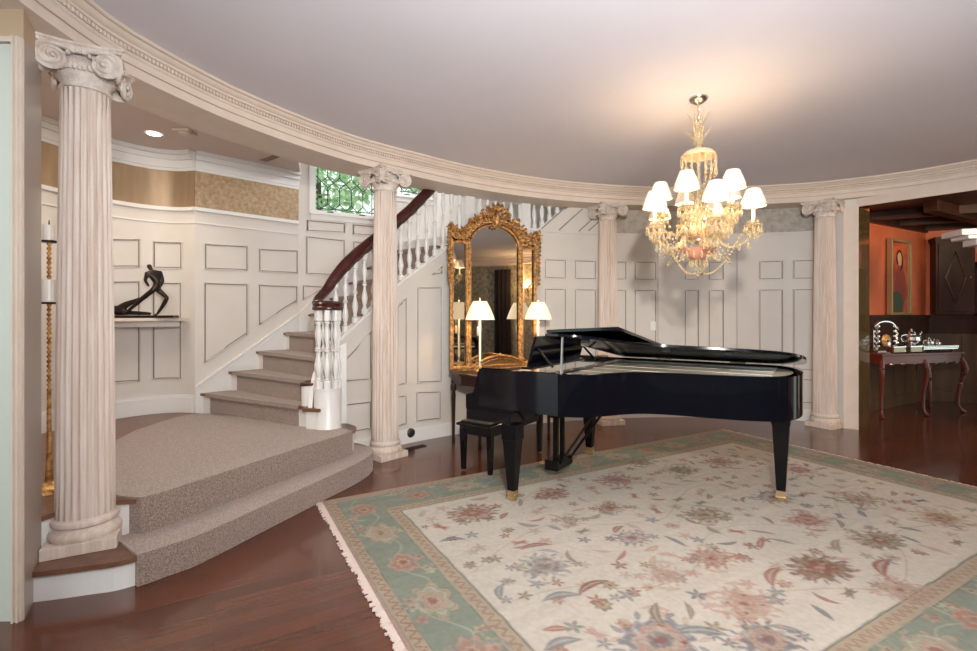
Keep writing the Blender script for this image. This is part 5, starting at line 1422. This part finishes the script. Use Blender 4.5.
fg = MB(); fg.tube(cat_rom([(-.05, -.014, hh * .48 - .08), (-.08, -.014, hh * .55), (.0, -.014, hh * .48 + .14), (.09, -.014, hh * .55), (.10, -.014, hh * .3), (.03, -.014, hh * .2)], 5), .012, 5, sx=1, sy=.4); fg.build('painted_hair', mat('painted_dark', (.03, .012, .01), .5), pt_)
# corner cupboard and china cabinet on the far wall
def wpos(s, d, z): return (W2[0][0] + dn[0] * s - .456 * d, W2[0][1] + dn[1] * s - .89 * d, z)
wa2 = math.atan2(dn[1], dn[0])
cb = thing('corner_cupboard', 'dark carved wood wall cupboard in the dining room corner', 'cabinet', wpos(.27, .18, RAIL + .02), wa2)
mb = MB(); mb.box((0, 0, .60), (.46, .26, 1.18)); mb.build('body', M['dark_wood'], cb, smooth=False)
mb = MB(); mb.box((0, -.01, 1.20), (.50, .32, .05)); mb.box((0, -.01, 1.16), (.48, .29, .03)); mb.build('cornice', M['dark_wood'], cb, smooth=False)
mb = MB(); mb.box((0, -.14, .58), (.40, .02, 1.06)); d_ = mb.build('door', M['dark_wood'], cb, smooth=False, bevel=.004)
mb = MB(); mb.tube([(0, -.158, .18), (.12, -.158, .58), (0, -.158, .98), (-.12, -.158, .58)], .012, 5, closed=True); mb.build('diamond_moulding', M['mid_wood'], d_)
mb = MB(); mb.ball((.165, -.165, .58), .014, 8); mb.build('knob', M['brass'], d_)
gc = thing('china_cabinet', 'dark glazed cabinet with lit glassware at the right edge of the dining room', 'cabinet', wpos(1.08, .19, RAIL + .02), wa2)
mb = MB(); mb.box((0, .13, .40), (1.0, .03, .80)); mb.box((0, 0, .80), (1.04, .33, .05)); mb.box((0, 0, .01), (1.04, .33, .03)); mb.box((0, 0, .40), (.98, .27, .012))
for s in (-.5, -.17, .17, .5): mb.box((s, -.13, .40), (.035, .03, .80))
mb.build('body', M['dark_wood'], gc, smooth=False)
for i in range(5):
    for z in (.03, .41):
        p = wpos(1.08 - .38 + i * .19, .19, RAIL + .02 + z + .003); mb = MB()
        mb.lathe([(.03, 0), (.004, .012), (.005, .07), (.035, .11), (.04, .16), (.037, .16), (.03, .11), (.003, .075)], (0, 0, 0), 12)
        o = mb.build('wine_glass', M['crystal'], loc=p); row = 'upper' if z > .2 else 'lower'
        tag(o, 'stemmed glass on the %s shelf of the dark glazed cabinet' % row, 'glass', 'glasses on the %s cabinet shelf' % row)
lc = thing('base_cabinet', 'brown wood base cabinet with counter at the right edge of the dining room', 'cabinet', wpos(1.52, .28, 0), wa2)
mb = MB(); mb.box((0, 0, .655), (1.5, .42, 1.29)); mb.build('body', M['mid_wood'], lc, smooth=False)
mb = MB(); mb.box((0, -.01, 1.325), (1.56, .46, .05)); mb.build('counter', M['dark_wood'], lc, smooth=False)
for s in (-.5, 0, .5):
    mb = MB(); mb.box((s, -.22, .62), (.44, .02, 1.0)); mb.box((s, -.235, .62), (.30, .012, .84)); d_ = mb.build('door', M['mid_wood'], lc, smooth=False, bevel=.003)
    mb = MB(); mb.box((s + .16, -.245, .90), (.07, .02, .012)); mb.build('handle', M['brass'], d_)
# white cornice of a chimneypiece standing just inside the dining room, mostly outside the frame
mp = thing('mantelpiece', 'white moulded mantel shelf jutting in at the right edge', 'mantelpiece', (5.40, 5.62, 0), R_(-12))
mb = MB(); mb.box((.65, .10, 2.335), (1.30, .34, .07)); mb.box((.69, .10, 2.28), (1.22, .28, .04)); mb.box((.74, .10, 2.225), (1.12, .22, .07)); mb.box((.80, .10, 2.15), (1.0, .16, .08)); mb.build('shelf', M['white'], mp, smooth=False, bevel=.008)
mb = MB(); mb.box((.93, .10, 1.055), (.5, .14, 2.11)); mb.build('pilaster', M['white'], mp, smooth=False)

# ------------------------------------------------------------------ world and lights
w = bpy.data.worlds.new('World'); SC.world = w; w.use_nodes = True
N = w.node_tree.nodes; L = w.node_tree.links; bg = N['Background']
bg.inputs['Color'].default_value = (.80, .93, .88, 1); bg.inputs['Strength'].default_value = 1.3
def area(name, loc, target, sx, sy, e, col=(1, 1, 1), spread=180):
    l = bpy.data.lights.new(name, 'AREA'); l.shape = 'RECTANGLE'; l.size = sx; l.size_y = sy; l.energy = e; l.color = col; l.spread = R_(spread)
    o = bpy.data.objects.new(name, l); COL.objects.link(o); o.location = loc
    o.rotation_euler = (Vector(target) - Vector(loc)).to_track_quat('-Z', 'Y').to_euler(); return o
# assumed daylight behind the photographer: added area lights, no windows modelled
for i, t in enumerate((-128, -100, -68, -42)):
    x, y = ringp(t, RW - .30)
    area('window_daylight', (x, y, 1.55), (C0[0], C0[1], 1.3), 1.2, 2.2, (90, 68, 48, 24)[i], (.86, .91, 1))
# photographer's flash, just above the camera
area('camera_flash', (.22, -.15, 2.25), (1.5, 4.5, 1.5), .14, .14, 84, (1, .92, .84), 135)
area('bounced_flash', (.9, -.6, 1.7), (1.1, .9, 3.4), .8, .8, 125, (.78, .88, 1))  # added fill aimed upwards to brighten the ceiling
# lights of the stair hall and landing
area('landing_daylight', (-2.9, 3.4, 3.05), (-2.8, 3.8, 0), .8, .8, 22, (1, .90, .80))  # soft light placed under the closed ceiling
l = bpy.data.lights.new('downlight', 'SPOT'); l.energy = 24; l.spot_size = R_(110); l.spot_blend = .8; l.color = (1, .80, .58); l.shadow_soft_size = .05
o = bpy.data.objects.new('downlight', l); COL.objects.link(o); q = ceil_at(154, 133, 3.11); o.location = (q[0], q[1], 3.08)
area('stairwell_daylight', (-.6, 6.0, 3.95), (-1.2, 5.6, 1.0), 2.0, .8, 45, (.95, .97, 1))  # added area light under the closed stairwell ceiling, standing in for daylight
# dining room
area('dining_chandelier', (6.1, 4.5, 2.5), (6.4, 7.2, 1.4), .4, .4, 26, (1, .78, .55))  # added area light out of view, brightens the dining room and mantel
l = bpy.data.lights.new('picture_light', 'SPOT'); l.energy = 12; l.spot_size = R_(75); l.spot_blend = .7; l.color = (1, .75, .48)  # spot aimed at the painting from above, no fixture modelled
o = bpy.data.objects.new('picture_light', l); COL.objects.link(o); o.location = (pcx + .3, pcy - .75, 2.70); o.rotation_euler = (Vector((pcx, pcy, 1.9)) - o.location).to_track_quat('-Z', 'Y').to_euler()
SC.view_settings.view_transform = 'Standard'; SC.view_settings.look = 'None'; SC.view_settings.gamma = 1; SC.view_settings.exposure = .3
